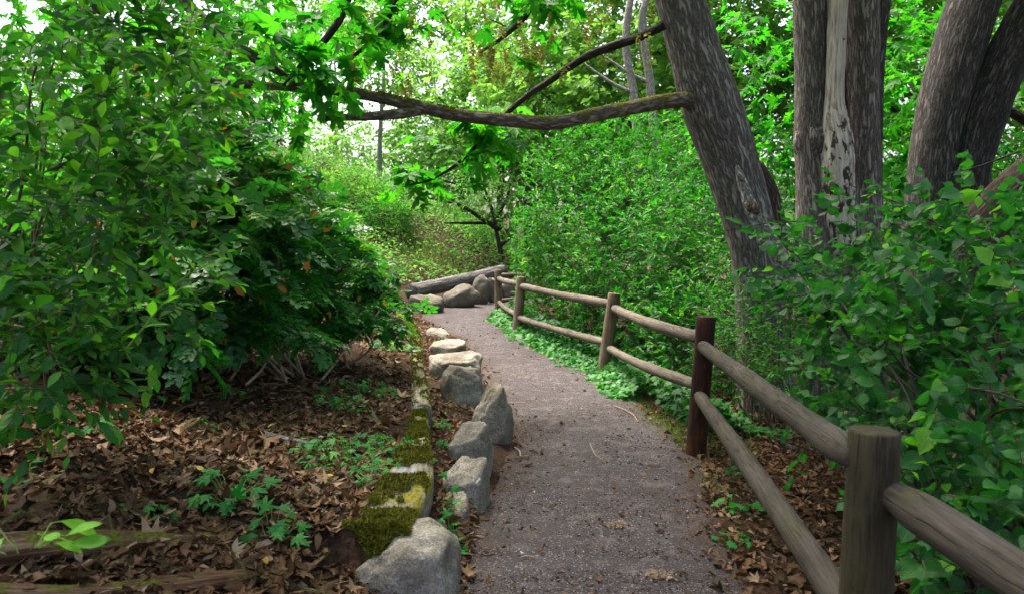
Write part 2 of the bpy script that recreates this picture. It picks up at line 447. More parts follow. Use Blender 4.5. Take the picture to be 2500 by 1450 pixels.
def stone_chip():
    m = M('gravel_stone')
    t = m.attr('tint', 'Fac')
    col = m.ramp(t, [(0, (0.028, 0.022, 0.022)), (0.5, (0.07, 0.057, 0.057)), (0.9, (0.14, 0.12, 0.118)), (1, (0.42, 0.39, 0.37))])
    return m.done(m.pbr(col, 0.9, 0.2))
CHIP = stone_chip()
def plain(name, col, rough=0.85):
    m = M(name)
    n = m.noise(m.n('TexCoord', None, 'Object'), 40.0, 4)
    c = m.mix(m.mapr(n, 0.3, 0.7), tuple(x * 0.6 for x in col), tuple(x * 1.25 for x in col))
    return m.done(m.pbr(c, rough, 0.2))
TWIG = plain('twig_bark', (0.10, 0.065, 0.045))
TWIGP = plain('pale_twig', (0.27, 0.20, 0.14))
TWIGG = plain('green_stem', (0.14, 0.26, 0.05))
TWIGD = plain('dark_twig', (0.045, 0.035, 0.03))
BARK = bark_mat('maple_bark', (0.066, 0.056, 0.050), (0.27, 0.238, 0.212), 0.0, 0.7)
BARKM = bark_mat('mossy_bark', (0.07, 0.055, 0.042), (0.30, 0.24, 0.19), 0.7, 0.7, 24.0, 0.3, 0.012)
BARKG = bark_mat('grey_bark', (0.034, 0.030, 0.028), (0.155, 0.14, 0.13), 0.25, 0.9)
SCAR = plain('old_cut_scar', (0.085, 0.058, 0.038))
BARKB = bark_mat('brown_bark', (0.040, 0.029, 0.024), (0.14, 0.10, 0.08), 0.2, 0.3)
BARKT = bark_mat('dark_lichened_bark', (0.016, 0.014, 0.013), (0.085, 0.078, 0.072), 0.3, 1.2)
BARKP = bark_mat('pale_bark', (0.16, 0.14, 0.11), (0.40, 0.37, 0.32), 0.0, 0.3, 20.0, 0.5, 0.008)
BARKL = bark_mat('lichen_bark', (0.10, 0.09, 0.075), (0.42, 0.40, 0.36), 0.45, 1.6, 22.0, 0.5, 0.015)
BARKD = bark_mat('dark_bark', (0.022, 0.018, 0.015), (0.085, 0.07, 0.06), 0.2, 0.5)
LOGW = bark_mat('grey_log_wood', (0.05, 0.045, 0.042), (0.24, 0.225, 0.215), 0.0, 0.2, 22.0, 0.06, 0.015)
def deadwood():
    m = M('bare_dead_wood')
    tc = m.attr('tc')
    g = m.noise(m.vscale(tc, (1, 1, 0.12)), 40.0, 4, 0.65)
    col = m.ramp(g, [(0.3, (0.16, 0.12, 0.09)), (0.5, (0.38, 0.33, 0.28)), (0.75, (0.52, 0.48, 0.42))])
    h = m.noise(m.vscale(tc, (1, 1, 0.35)), 24.0, 3, 0.6)
    f = m.math('MULTIPLY', m.mapr(h, 0.52, 0.60), m.attr('mask', 'Fac'))
    col = m.mix(f, col, (0.035, 0.028, 0.024))
    return m.done(m.pbr(col, 0.85, 0.2, m.bump(m.math('SUBTRACT', g, f), 0.8, 0.015)))
DEADW = deadwood()
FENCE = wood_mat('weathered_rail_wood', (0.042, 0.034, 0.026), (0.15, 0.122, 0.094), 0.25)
FENCEN = wood_mat('dimmed_near_rail_wood', (0.016, 0.0135, 0.0105), (0.068, 0.057, 0.046), 0.30)  # rail wood darkened in colour to stand in for the dim foreground
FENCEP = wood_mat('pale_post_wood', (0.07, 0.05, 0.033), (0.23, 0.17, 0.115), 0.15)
FENCEO = wood_mat('olive_post_wood', (0.011, 0.009, 0.0045), (0.046, 0.038, 0.019), 0.35)  # olive wood, its tone also lowered to imitate the dim foreground
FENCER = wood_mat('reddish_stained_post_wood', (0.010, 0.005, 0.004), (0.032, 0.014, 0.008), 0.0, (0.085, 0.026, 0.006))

# ------------------------------------------------------------------ terrain
CL = np.array([(0.40, -9.0, 0.72), (0.42, 0.0, 0.72), (0.40, 3.1, 0.66), (0.52, 4.2, 0.68), (0.70, 5.5, 0.72), (0.58, 7.0, 0.78), (0.38, 8.6, 0.78), (-0.14, 11.0, 0.66),
               (-0.85, 12.8, 0.66), (-1.12, 14.3, 0.70), (-0.75, 15.7, 0.75), (0.3, 16.9, 0.75), (2.0, 18.6, 0.75), (3.2, 21.5, 0.75), (2.4, 26.0, 0.75), (0.6, 30.0, 0.75), (-1.0, 40.0, 0.75), (-1.0, 70.0, 0.75)])
CLS = smooth_path(np.column_stack([CL[:, :2], np.zeros(len(CL)), CL[:, 2]]), 0.15)
CLP, CLW = CLS[:, :2], CLS[:, 3]
CLS_ = np.concatenate([[0], np.cumsum(np.linalg.norm(np.diff(CLP, axis=0), axis=1))])
def path_z(y):
    return np.interp(y, [-20, 7.5, 9.5, 12, 15, 17, 22, 30, 70], [0, 0, 0.06, 0.22, 0.38, 0.45, 0.5, 0.75, 2.0])
TL = np.array([(-0.80, -4.0), (-0.78, 2.85), (-0.40, 3.05), (-0.38, 3.6), (-0.63, 5.3), (-0.92, 7.2), (-1.28, 9.9), (-1.75, 11.4), (-2.3, 12.6), (-2.6, 14.5)])
CT = nrm(np.gradient(CLP, axis=0))
def terrain(x, y, raw=False):
    x = np.asarray(x, float); y = np.asarray(y, float)
    shp = x.shape; x = x.ravel(); y = y.ravel()
    dist = np.empty(len(x)); side = np.empty(len(x)); pz = np.empty(len(x)); hw = np.empty(len(x))
    for a in range(0, len(x), 20000):
        q = np.column_stack([x[a:a + 20000], y[a:a + 20000]])
        d = q[:, None, :] - CLP[None, ::2, :]
        d2 = (d ** 2).sum(-1)
        i = d2.argmin(1); ii = i * 2
        dist[a:a + 20000] = np.sqrt(d2[np.arange(len(q)), i])
        dd = d[np.arange(len(q)), i]; t = CT[ii]
        side[a:a + 20000] = np.sign(t[:, 0] * dd[:, 1] - t[:, 1] * dd[:, 0])    # +1 left of the path
        pz[a:a + 20000] = path_z(CLP[ii, 1]); hw[a:a + 20000] = CLW[ii]
    e = dist - hw
    left = side > 0
    # left: ramp behind the stones up to the edging timber, then the bank
    tx = np.interp(y, TL[:, 1], TL[:, 0])
    dT = tx - x
    near = np.clip((13.5 - y) / 2.5, 0, 1)
    gap = np.clip(e / np.maximum(e - dT, 0.05), 0, 1)
    zn = np.where(dT < 0.05, 0.02 + 0.17 * gap, 0.19 + 0.14 * np.clip((dT - 0.02) / 0.09, 0, 1) + 0.21 * np.maximum(dT - 0.2, 0) + 0.05 * np.clip(dT - 1.5, 0, 3) ** 1.5)
    ef = np.maximum(e, 0)
    zf = 0.03 + 0.30 * np.clip(ef / 0.7, 0, 1) + 0.15 * np.clip(ef - 0.7, 0, 1) + 0.52 * np.clip(ef - 1.2, 0, 7.0) + 0.12 * np.clip(ef - 8.2, 0, 30)
    zf = np.where(y > 26, 0.03 + (zf - 0.03) * np.clip(1 - (y - 26) / 40, 0.35, 1), zf)
    zl = near * zn + (1 - near) * zf
    zl = np.minimum(zl, 4.6)
    zr = 0.02 - 0.05 * np.clip(e - 0.6, 0, 8)
    z = np.where(e < 0, -0.02, np.where(left, zl, zr)) 
    bl = np.clip((e + 0.06) / 0.12, 0, 1)
    z = pz + np.where(abs(e) < 0.06, -0.02 * (1 - bl) + bl * np.where(left, zl, zr), z)
    rough = np.clip(e / 0.3, 0, 1)
    z = z + rough * (0.035 * fbm(np.column_stack([x * 1.7, y * 1.7, x * 0]), 3) + np.clip(e - 4, 0, 10) * 0.04 * vnoise(np.column_stack([x * .35, y * .35, x * 0 + 3])))
    if raw:
        return z.reshape(shp), (e * 1).reshape(shp), left.reshape(shp)
    return z.reshape(shp)
def hgt(x, y):
    return float(terrain(np.array([x]), np.array([y]))[0])
def hit(px_, py_, zmax=40):           # where the view ray through a photo position meets the ground
    r = ray(px_, py_); t = np.linspace(1.0, zmax, 1600)
    X, Y, Z = r[0] * t, r[1] * t, EYE + r[2] * t
    g = terrain(X, Y)
    k = np.argmax(Z < g) if (Z < g).any() else len(t) - 1
    return np.array([X[k], Y[k], g[k]])

def grid_axis(lo, hi, fine_lo, fine_hi, fine, grow=1.16):
    a = list(np.arange(fine_lo, fine_hi + 1e-6, fine)); s = fine
    while a[-1] < hi: s *= grow; a.append(a[-1] + s)
    s = fine
    while a[0] > lo: s *= grow; a.insert(0, a[0] - s)
    return np.array(a)
gx = grid_axis(-400, 400, -4.2, 3.0, 0.065, 1.09); gy = grid_axis(-60, 600, 1.0, 15, 0.085, 1.08)
XX, YY = np.meshgrid(gx, gy)
ZZ = terrain(XX, YY)
nx, ny = len(gx), len(gy)
i = (np.arange(ny - 1)[:, None] * nx + np.arange(nx - 1)[None]).ravel()
GF = np.column_stack([i, i + 1, i + nx + 1, i + nx])
ground = tag(mk('ground', np.column_stack([XX.ravel(), YY.ravel(), ZZ.ravel()]), GF, GROUND), 'leaf littered brown forest floor rising to the left of the path', 'ground', kind='structure')

# gravel path: a crowned sheet that dives under the litter at its uneven edges
sel = (CLP[:, 1] > -6) & (CLP[:, 1] < 45)
pc, pw = CLP[sel], CLW[sel]; ptn = CT[sel]; nrmv = np.column_stack([ptn[:, 1], -ptn[:, 0]])
NA = 25
u = np.linspace(-1, 1, NA)
sl_ = np.arange(len(pc)) * 0.15
ej = [0.09 * fbm(np.column_stack([sl_ * 1.6, sl_ * 0 + k, sl_ * 0]), 4) for k in (3, 9)]
wl = pw * 1.06 + ej[0]; wr = pw * 1.06 + ej[1]
off = np.where(u[None] < 0, u[None] * wl[:, None], u[None] * wr[:, None])
PX = pc[:, None, 0] + nrmv[:, None, 0] * off; PY = pc[:, None, 1] + nrmv[:, None, 1] * off
PZ = path_z(pc[:, 1])[:, None] + 0.022 * (1 - u[None] ** 2) + 0.006 + 0.008 * fbm(np.stack([PX * 2.2, PY * 2.2, PX * 0], -1), 3) - 0.05 * np.clip((abs(u[None]) - 0.93) / 0.07, 0, 1)
n0 = len(pc)
i = (np.arange(n0 - 1)[:, None] * NA + np.arange(NA - 1)[None]).ravel()
tag(mk('path', np.stack([PX, PY, PZ], -1).reshape(-1, 3), np.column_stack([i, i + 1, i + NA + 1, i + NA]), PATHM, mask=np.tile(abs(u), n0)),
    'grey brown fine gravel footpath curving away and bending right', 'path', kind='structure')
def path_pt(n, y0, y1, lim=0.97, pw_=1.0):
    y = y0 + (y1 - y0) * rng.random(n) ** pw_
    k = np.searchsorted(CLP[:, 1][:np.argmax(CLP[:, 1] > 15)], y)
    uu = rng.uniform(-lim, lim, n)
    x = CLP[k, 0] + CT[k, 1] * uu * CLW[k]; yy = CLP[k, 1] - CT[k, 0] * uu * CLW[k] + rng.uniform(0, 0.14, n)
    z = path_z(yy) + 0.022 * (1 - uu ** 2) + 0.006
    return np.column_stack([x, yy, z]), uu
octa = np.array([(1, 0, -.5), (-.6, .8, -.5), (-.6, -.8, -.5), (0, 0, 1)], float)
octf = np.array([(0, 1, 3), (1, 2, 3), (2, 0, 3), (0, 2, 1)])
def chips(name, pts, size, mat, parent, label=None):
    n = len(pts)
    R = rng.normal(size=(n, 3, 3)); R[:, 0] = nrm(R[:, 0]); R[:, 1] = nrm(np.cross(R[:, 0], R[:, 1])); R[:, 2] = np.cross(R[:, 0], R[:, 1])
    o = octa[None] * (1 + 0.4 * rng.uniform(-1, 1, (n, 4, 1)))
    V = np.einsum('nvi,nij->nvj', o, R) * size[:, None, None] * np.array([1, 1, 0.7]) + pts[:, None]
    F = (octf[None] + (np.arange(n) * 4)[:, None, None]).reshape(-1, 3)
    return tag(mk(name, V.reshape(-1, 3), F, mat, parent, smooth=False, tint=np.repeat(rng.random(n), 4)), label, 'gravel' if label else None, kind='stuff')
pp, _ = path_pt(34000, 2.4, 12.0, 1.0, 2.0)
chips('gravel', pp, rng.gamma(1.6, 0.0014, len(pp)) + 0.001, CHIP, None, 'loose grit and tiny stones strewn over the footpath')

# ------------------------------------------------------------------ leaf shapes (x along the leaf, y across, z up)
def strip_leaf(wid, cup=0.25, droop=0.25, teeth=0.0, seed=0, wave=0.0):
    n = len(wid); t = np.linspace(0, 1, n)
    r = np.random.default_rng(seed)
    V, uv = [], []
    for k in range(n):
        for s in (-1, 0, 1):
            wv = wid[k] * (1 + (teeth if k % 2 else -teeth) * (0 < k < n - 1))
            y = s * wv
            z = abs(s) * cup * wv - droop * t[k] ** 2 + wave * math.sin(7 * t[k] + s) * abs(s)
            V.append((t[k], y + 0.03 * math.sin(3 * t[k] + seed), z)); uv.append((t[k], s, 0))
    F = []
    for k in range(n - 1):
        a = k * 3
        F += [(a, a + 1, a + 4), (a, a + 4, a + 3), (a + 1, a + 2, a + 5), (a + 1, a + 5, a + 4)]
    return np.array(V, float), np.array(F), np.array(uv, float)
def fan_leaf(half, cx=0.22, droop=0.2, cup=0.15, seed=0):
    half = np.array(half, float)
    o = np.vstack([half, (half[1:-1] * [1, -1])[::-1]])
    V = np.vstack([[(cx, 0)], o]); n = len(o)
    r = np.random.default_rng(seed)
    z = -droop * (V[:, 0] - 0.2) * abs(V[:, 0] - 0.2) - cup * V[:, 1] ** 2 * 2 + 0.06 * r.uniform(-1, 1, len(V)) * (np.linalg.norm(V - [cx, 0], axis=1) > .4)
    F = np.array([(0, 1 + k, 1 + (k + 1) % n) for k in range(n)])
    uv = np.column_stack([V[:, 0], V[:, 1] * 1.5, V[:, 0] * 0])
    return np.column_stack([V, z]), F, uv
OV = [0.004, 0.10, 0.19, 0.225, 0.20, 0.12, 0.004]
LV_PLUM = [strip_leaf(OV, c, d, 0, s, w_) for c, d, s, w_ in ((0.3, 0.15, 1, 0), (0.15, 0.35, 2, 0.02), (0.5, 0.05, 3, 0.01), (0.2, -0.1, 4, 0.02))]
HZ = [0.06, 0.25, 0.335, 0.375, 0.395, 0.40, 0.385, 0.36, 0.32, 0.27, 0.20, 0.12, 0.06, 0.003]
HZC = [0.06, 0.34, 0.40, 0.32, 0.12, 0.003]
HZP = ((0.25, 0.2, 1, 0.04), (0.05, 0.4, 2, 0.05), (0.45, 0.05, 3, 0.03), (0.2, -0.12, 4, 0.05), (0.6, 0.3, 5, 0.04), (-0.25, 0.3, 6, 0.05))
LV_HAZEL = [strip_leaf(HZ, c, d, 0.075, s, w_) for c, d, s, w_ in HZP]
LV_HAZELC = [strip_leaf(HZC, c, d, 0.05, s, w_) for c, d, s, w_ in HZP]
MH = [(1, 0), (.84, .08), (.80, .20), (.64, .17), (.44, .13), (.56, .28), (.70, .50), (.52, .46), (.42, .52), (.34, .36), (.24, .26), (.20, .46), (.12, .62), (.02, .45), (-.08, .42), (-.06, .2), (-.12, .12), (0, 0)]
MC = [(1, 0), (.74, .15), (.42, .13), (.70, .50), (.24, .26), (.12, .60), (-.1, .25), (0, 0)]
LV_MAPLE = [fan_leaf(MH, .22, d, c, s) for d, c, s in ((.25, .12, 1), (.45, .2, 2), (.1, .3, 3))]
LV_MAPLEC = [fan_leaf(MC, .22, d, c, s) for d, c, s in ((.25, .12, 1), (.45, .2, 2), (.1, .3, 3))]
IV = [(1, 0), (.62, .16), (.66, .42), (.34, .34), (.12, .52), (-.12, .3), (0, 0)]
LV_IVY = [fan_leaf(IV, .3, d, c, s) for d, c, s in ((.2, .1, 1), (.35, .2, 2))]
LV_LANCE = [strip_leaf([0.005, 0.15, 0.14, 0.004], c, d, 0, s) for c, d, s in ((.35, .2, 1), (.2, .35, 2), (.4, 0, 3))]
def fold_leaf(w_, cup, droop):
    return np.array([(0, 0, 0), (.42, -w_, cup * w_ - droop * .18), (.45, 0, -droop * .2), (.42, w_, cup * w_ - droop * .18), (1, 0, -droop)], float), np.array([(0, 1, 2), (0, 2, 3), (1, 4, 2), (2, 4, 3)]), np.zeros((5, 3))
LV_FOLD = [fold_leaf(.16, .4, .2), fold_leaf(.15, .2, .35), fold_leaf(.17, .4, 0)]
LV_PLUMC = [strip_leaf([.004, .15, .225, .16, .004], c, d, 0, s) for c, d, s in ((.3, .15, 1), (.15, .35, 2), (.5, .05, 3), (.2, -.1, 4))]
LV_FAR = [(np.array([(0, 0, 0), (.45, -.3, .08), (1, 0, -.15), (.55, .3, .1)]), np.array([(0, 1, 2), (0, 2, 3)]), np.zeros((4, 3))),
          (np.array([(0, 0, 0), (.5, -.22, -.1), (1, .05, .05), (.4, .32, .05)]), np.array([(0, 1, 2), (0, 2, 3)]), np.zeros((4, 3)))]
LV_DEADC = [fan_leaf(MC, .22, .5, -.5, 9)] + [strip_leaf([0.01, 0.24, 0.22, 0.01], c, d, 0.12, s, w_) for c, d, s, w_ in ((0.9, 0.1, 1, .06), (-0.5, 0.3, 2, .08), (1.3, -0.2, 3, .05), (0.1, 0.5, 4, .1), (0.3, -0.35, 5, .1))]
LV_DEAD = [fan_leaf(MC, .22, .5, -.5, 9)] + [strip_leaf([0.01, 0.2, 0.27, 0.2, 0.01] if s < 4 else [.01, .30, .22, .34, .2, .01], c, d, 0.12, s, w_) for c, d, s, w_ in ((0.9, 0.1, 1, .06), (-0.5, 0.3, 2, .08), (1.3, -0.2, 3, .05), (0.1, 0.5, 4, .1), (0.3, -0.35, 5, .1))]
def compound(seed, fine=True):
    r = np.random.default_rng(seed); Vs, Fs, Us, n = [], [], [], 0
    wid = [0.03, 0.22, 0.16, 0.26, 0.18, 0.21, 0.10, 0.003] if fine else [0.05, 0.25, 0.003]
    for k, (t, s) in enumerate([(0.25, 1), (0.25, -1), (0.5, 1), (0.5, -1), (0.74, 1), (0.74, -1), (0.84, 0)]):
        V, F, uv = strip_leaf(wid, 0.25 + 0.2 * r.random(), 0.15 * r.random(), 0.1, seed + k, 0.02)
        a = s * (1.05 + 0.2 * r.uniform(-1, 1)) - (0.25 * s * t); sc = (0.46 if s else 0.42) * (1 - 0.15 * abs(t - 0.5)) * r.uniform(.9, 1.1)
        c_, s_ = math.cos(a), math.sin(a); tl = r.uniform(-.25, .25)
        V = V * sc; V = np.column_stack([V[:, 0], V[:, 1], V[:, 2] + V[:, 1] * tl])
        V = np.column_stack([V[:, 0] * c_ - V[:, 1] * s_ + t, V[:, 0] * s_ + V[:, 1] * c_, V[:, 2] - 0.22 * t * t + abs(V[:, 0]) * 0.02])
        Vs.append(V); Fs.append(F + n); Us.append(uv); n += len(V)
    V = np.array([(0, .008, 0), (0, -.008, 0), (.9, -.004, -.18), (.9, .004, -.18)]); Vs.append(V); Fs.append(np.array([(0, 1, 2), (0, 2, 3)]) + n); Us.append(np.zeros((4, 3)))
    return np.vstack(Vs), np.vstack(Fs), np.vstack(Us)
LV_GRAPE = [compound(s) for s in (1, 20, 40)]
LV_GRAPEC = [compound(s, False) for s in (1, 20, 40, 60)]

# ------------------------------------------------------------------ foliage: place leaves along twigs
def frames(d, up):
    x = nrm(d); y = nrm(np.cross(up, x)); z = np.cross(x, y)
    return np.stack([x, y, z], 1)     # rows are the leaf axes
def leaf_geo(tmpls, pos, R, size):
    n = len(pos); pick = rng.integers(0, len(tmpls), n); Vs, Fs, Ts, Us, k = [], [], [], [], 0
    for j, (V, F, uv) in enumerate(tmpls):
        m = pick == j; c = int(m.sum())
        if not c: continue
        W = np.einsum('vi,nij->nvj', V, R[m]) * size[m][:, None, None] + pos[m][:, None]
        Vs.append(W.reshape(-1, 3)); Fs.append((F[None] + (np.arange(c) * len(V))[:, None, None]).reshape(-1, 3) + k); k += c * len(V)
        Ts.append(np.repeat(np.clip(.6 * rng.random(c) + .4 * (.5 + .9 * fbm(pos[m] * 1.3, 2)), 0, .999), len(V))); Us.append(np.tile(uv, (c, 1)))
    return np.vstack(Vs), np.vstack(Fs), np.concatenate(Ts), np.vstack(Us)
_lm = {}
def leaves(parent, tmpls, mat, pos, R, size, singles=0, rest='foliage', single_name='leaf', luv=True, coarse=None):
    """the leaves that show largest become objects of their own, the others one foliage mesh"""
    n = len(pos); used = np.zeros(n, bool)
    if singles:
        x, y, f = project(pos)
        ok = (x > 10) & (x < 2490) & (y > 10) & (y < 1440) & (pos[:, 1] > 0.8)
        sc = np.where(ok, size / f, 0) * rng.uniform(0.75, 1.25, n)
        idx = np.argsort(-sc)[:singles]; idx = idx[sc[idx] > 0]
        used[idx] = True
        for q in idx:
            j = int(rng.integers(0, len(tmpls))); key = (id(tmpls[j][0]), mat.name)
            if key not in _lm:
                _lm[key] = mesh_data(single_name, tmpls[j][0], tmpls[j][1], mat, luv=tmpls[j][2])
            o = bpy.data.objects.new(single_name, _lm[key])
            Rm = R[q].T * size[q]
            mt = Matrix(((Rm[0, 0], Rm[0, 1], Rm[0, 2], pos[q, 0]), (Rm[1, 0], Rm[1, 1], Rm[1, 2], pos[q, 1]), (Rm[2, 0], Rm[2, 1], Rm[2, 2], pos[q, 2]), (0, 0, 0, 1)))
            if parent is not None:
                o.parent = parent
                o.matrix_parent_inverse = Matrix.Translation(-parent.location)
            o.matrix_basis = mt
            COL.objects.link(o)
    k = ~used
    if k.any() and rest:
        V, F, T, U = leaf_geo(coarse or tmpls, pos[k], R[k], size[k])
        o = mk(rest, V, F, mat, parent, tint=T, luv=U if luv else None)
        if parent is not None: o['kind'] = 'stuff'
        return o
def ell_points(ells, n, shell=0.45, seed=None):
    """points in a union of ellipsoids (x, y, z, rx, ry, rz), denser near the skin; returns point and outward direction"""
    E = np.array(ells, float); wv = E[:, 3] * E[:, 4] + E[:, 4] * E[:, 5] + E[:, 3] * E[:, 5]
    pk = rng.choice(len(E), n, p=wv / wv.sum())
    d = nrm(rng.normal(size=(n, 3))); r = (shell ** 3 + (1 - shell ** 3) * rng.random(n)) ** (1 / 3)
    lump = 1 + 0.38 * fbm(d * 2.1 + pk[:, None] * 7.1, 2)
    return E[pk, :3] + d * (r * lump)[:, None] * E[pk, 3:], nrm(d / E[pk, 3:])
def fence_x(y):
    return np.interp(y, [-2, 1.9, 5.25, 8.6, 11.9, 15.0], [1.03, .98, 1.44, 1.17, .13, -.29])
UP = np.array([0, 0, 1.0])
def twigs(parent, base, out, length, nleaf, size, tmpls, mat, stemmat, singles=0, upw=0.45, jitter=0.5, droop=0.25, spread=0.85, keep=None, single_name='leaf', luv=True, tr=0.003, whorl=False, tilt=0.45, stems=True, rest='foliage', coarse=None):
    n = len(base)
    d = nrm(out * 0.7 + UP * upw + rng.normal(size=(n, 3)) * jitter)
    L = length * rng.uniform(0.6, 1.3, n)
    p0 = base; p1 = p0 + d * (L * 0.5)[:, None] + UP * 0.02; p2 = p0 + d * L[:, None] - UP * (droop * L * 0.5)[:, None]
    t = ((np.arange(nleaf) + 0.7) / nleaf)[None] * np.ones((n, 1))
    if whorl: t = 0.55 + 0.45 * t
    pos = ((1 - t) ** 2)[..., None] * p0[:, None] + (2 * t * (1 - t))[..., None] * p1[:, None] + (t * t)[..., None] * p2[:, None]
    td = nrm(p2 - p0)[:, None] * np.ones((1, nleaf, 1))
    side = nrm(np.cross(td, UP) + 1e-6)
    sg = np.where(np.arange(nleaf) % 2 == 0, 1.0, -1.0)[None, :, None]
    ld = nrm(td * (0.55 + 0.5 * t[..., None]) + side * sg * spread * (1.1 - 0.5 * t[..., None]) + rng.normal(size=pos.shape) * 0.28 - UP * rng.uniform(0, droop * 1.6, t.shape)[..., None])
    nu = nrm(UP + rng.normal(size=pos.shape) * tilt)
    sz = size * rng.uniform(0.5, 1.3, t.shape) * (0.75 + 0.35 * np.sin(np.pi * np.clip(t, 0, 1)))
    pos, ld, nu, sz = pos.reshape(-1, 3), ld.reshape(-1, 3), nu.reshape(-1, 3), sz.ravel()
    if keep is not None:
        k = keep(pos + ld * sz[:, None]); pos, ld, nu, sz = pos[k], ld[k], nu[k], sz[k]
    R = frames(ld, nu)
    o = leaves(parent, tmpls, mat, pos, R, sz, singles, rest, single_name, luv, coarse)
    if stems:
        kb = np.ones(n, bool) if keep is None else keep(p2)
        V, F = thin_tubes(p0[kb], p1[kb], p2[kb], np.full(kb.sum(), tr), np.full(kb.sum(), tr * 0.5))
        tw = mk('twigs', V, F, stemmat, parent)
        tw['kind'] = 'stuff'
    return pos
def stems_to(parent, base_pts, tips, r0, mat, n, name='stem', sag=0.25, segs=6):
    for k in range(n):
        b = base_pts[k % len(base_pts)] + rng.normal(size=3) * [0.06, 0.06, 0]
        b[2] = hgt(b[0], b[1]) - 0.03
        tpt = tips[rng.integers(0, len(tips))]
        m1 = b * 0.65 + tpt * 0.35 + UP * sag * np.linalg.norm(tpt - b) * 0.6 + rng.normal(size=3) * 0.08
        m2 = b * 0.3 + tpt * 0.7 + UP * sag * np.linalg.norm(tpt - b) * 0.5 + rng.normal(size=3) * 0.08
        V, F, tc = tube([b, m1, m2, tpt], [r0, r0 * .8, r0 * .55, r0 * .25], segs, 0.12)
        mk(name, V, F, mat, parent, tc=tc)
def E(x, y, Z, rx, ry, rz):
    return (*P(x, y, Z), rx, ry, rz)

# ------------------------------------------------------------------ rail fence
fence = empty('rail_fence', (1.44, 5.25, 0), 'weathered round rail fence along the right side of the path', 'fence')
def post(foot, top, r, mat, parent, label=None, dome=0.25):
    foot, top = np.array(foot, float), np.array(top, float)
    a = nrm(top - foot)
    pts = [foot - a * 0.15] + [foot + (top - foot) * t for t in np.linspace(0, 1, 14)[:-1]] + [top - a * r * dome * .45, top - a * r * dome * .1, top]
    rr = [r * 1.06] + list(r * np.linspace(1.05, 1.0, 13)) + [r * 0.995, r * 0.95, r * 0.84]
    V, F, tc = tube(pts, rr, 28, None, True, 0.025, (9, 9, 2), seed=foot[1] * 3.1)
    tc = tc + np.array([foot[0] * 3.3, foot[1] * 1.7, foot[1]])
    o = mk('post', V, F, mat, parent, tc=tc)
    if label: o['label'] = label
    return o
def rail(a, b, r, mat, parent, label=None, name='rail'):
    a, b = np.array(a, float), np.array(b, float)
    n = 22; t = np.linspace(0, 1, n)
    pts = a + (b - a) * t[:, None]
    pts[:, 2] -= 0.02 * np.sin(np.pi * t)
    pts[:, 0] += 0.012 * np.sin(5 * t + a[1])
    d = nrm(b - a)
    end = np.clip(np.minimum(t, 1 - t) * np.linalg.norm(b - a) / 0.14, 0, 1)
    rr = r * (0.62 + 0.38 * np.sqrt(end)) * (1 + 0.05 * np.sin(9 * t + a[0] * 7))
    V, F, tc = tube(pts, rr, 22, 0.07, True, 0.05, (7, 7, 2.5), seed=a[1] * 2.3 + a[2] * 9)
    tc = tc + np.array([a[1] * 2.3, a[2] * 5.1, a[1] * 1.3])
    o = mk(name, V, F, mat, parent, tc=tc)
    if label: o['label'] = label
    return o
# posts: photo foot, photo top, distance ahead, radius
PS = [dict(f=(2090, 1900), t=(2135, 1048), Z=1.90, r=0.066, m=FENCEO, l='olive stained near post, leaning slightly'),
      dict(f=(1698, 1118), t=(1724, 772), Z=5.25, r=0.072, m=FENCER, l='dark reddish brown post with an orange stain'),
      dict(f=(1471, 925), t=(1500, 716), Z=8.6, r=0.076, m=FENCEP, l=None),
      dict(f=(1263, 808), t=(1273, 676), Z=11.9, r=0.082, m=FENCEP, l=None),
      dict(f=(1217, 760), t=(1216, 659), Z=15.0, r=0.078, m=FENCEP, l=None)]
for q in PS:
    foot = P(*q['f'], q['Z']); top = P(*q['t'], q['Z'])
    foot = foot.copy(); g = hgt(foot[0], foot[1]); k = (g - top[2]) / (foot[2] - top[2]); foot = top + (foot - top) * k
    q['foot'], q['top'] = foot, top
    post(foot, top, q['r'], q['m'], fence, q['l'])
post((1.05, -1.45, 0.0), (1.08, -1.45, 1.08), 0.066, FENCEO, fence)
post((1.45, 17.6, 0.42), (1.45, 17.6, 1.3), 0.07, FENCEP, fence)
def onp(i, x, y): return P(x, y, PS[i]['Z'])
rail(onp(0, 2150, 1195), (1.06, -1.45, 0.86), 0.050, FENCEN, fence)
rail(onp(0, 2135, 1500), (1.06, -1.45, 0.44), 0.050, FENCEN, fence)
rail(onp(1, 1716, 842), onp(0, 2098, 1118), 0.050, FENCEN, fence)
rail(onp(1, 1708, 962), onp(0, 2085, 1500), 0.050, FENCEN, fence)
rail(onp(2, 1496, 752), onp(1, 1720, 828), 0.052, FENCE, fence)
rail(onp(2, 1484, 850), onp(1, 1706, 942), 0.048, FENCE, fence)
rail(onp(3, 1272, 698), onp(2, 1498, 742), 0.054, FENCE, fence)
rail(onp(3, 1266, 775), onp(2, 1482, 836), 0.050, FENCE, fence)
rail(onp(4, 1216, 680), onp(3, 1270, 693), 0.054, FENCE, fence)
rail(onp(4, 1217, 737), onp(3, 1264, 770), 0.050, FENCE, fence)
rail(onp(4, 1218, 673), (1.45, 17.6, 1.16), 0.054, FENCE, fence)
rail(onp(4, 1218, 735), (1.45, 17.6, 0.70), 0.050, FENCE, fence)
ff = empty('rail_fence', (0, 30, 0.7), 'pale little rail fence far off where the path climbs', 'fence')
fp = []
for x, y, Z in ((1236, 652, 27.0), (1243, 654, 24.5), (1252, 656, 22.5)):
    foot = P(x, y, Z); top = foot + UP * (0.95 if Z > 23 else 0.85)
    foot[2] = hgt(foot[0], foot[1]) - 0.1
    post(foot, top, 0.075, BARKP, ff); fp.append(top)
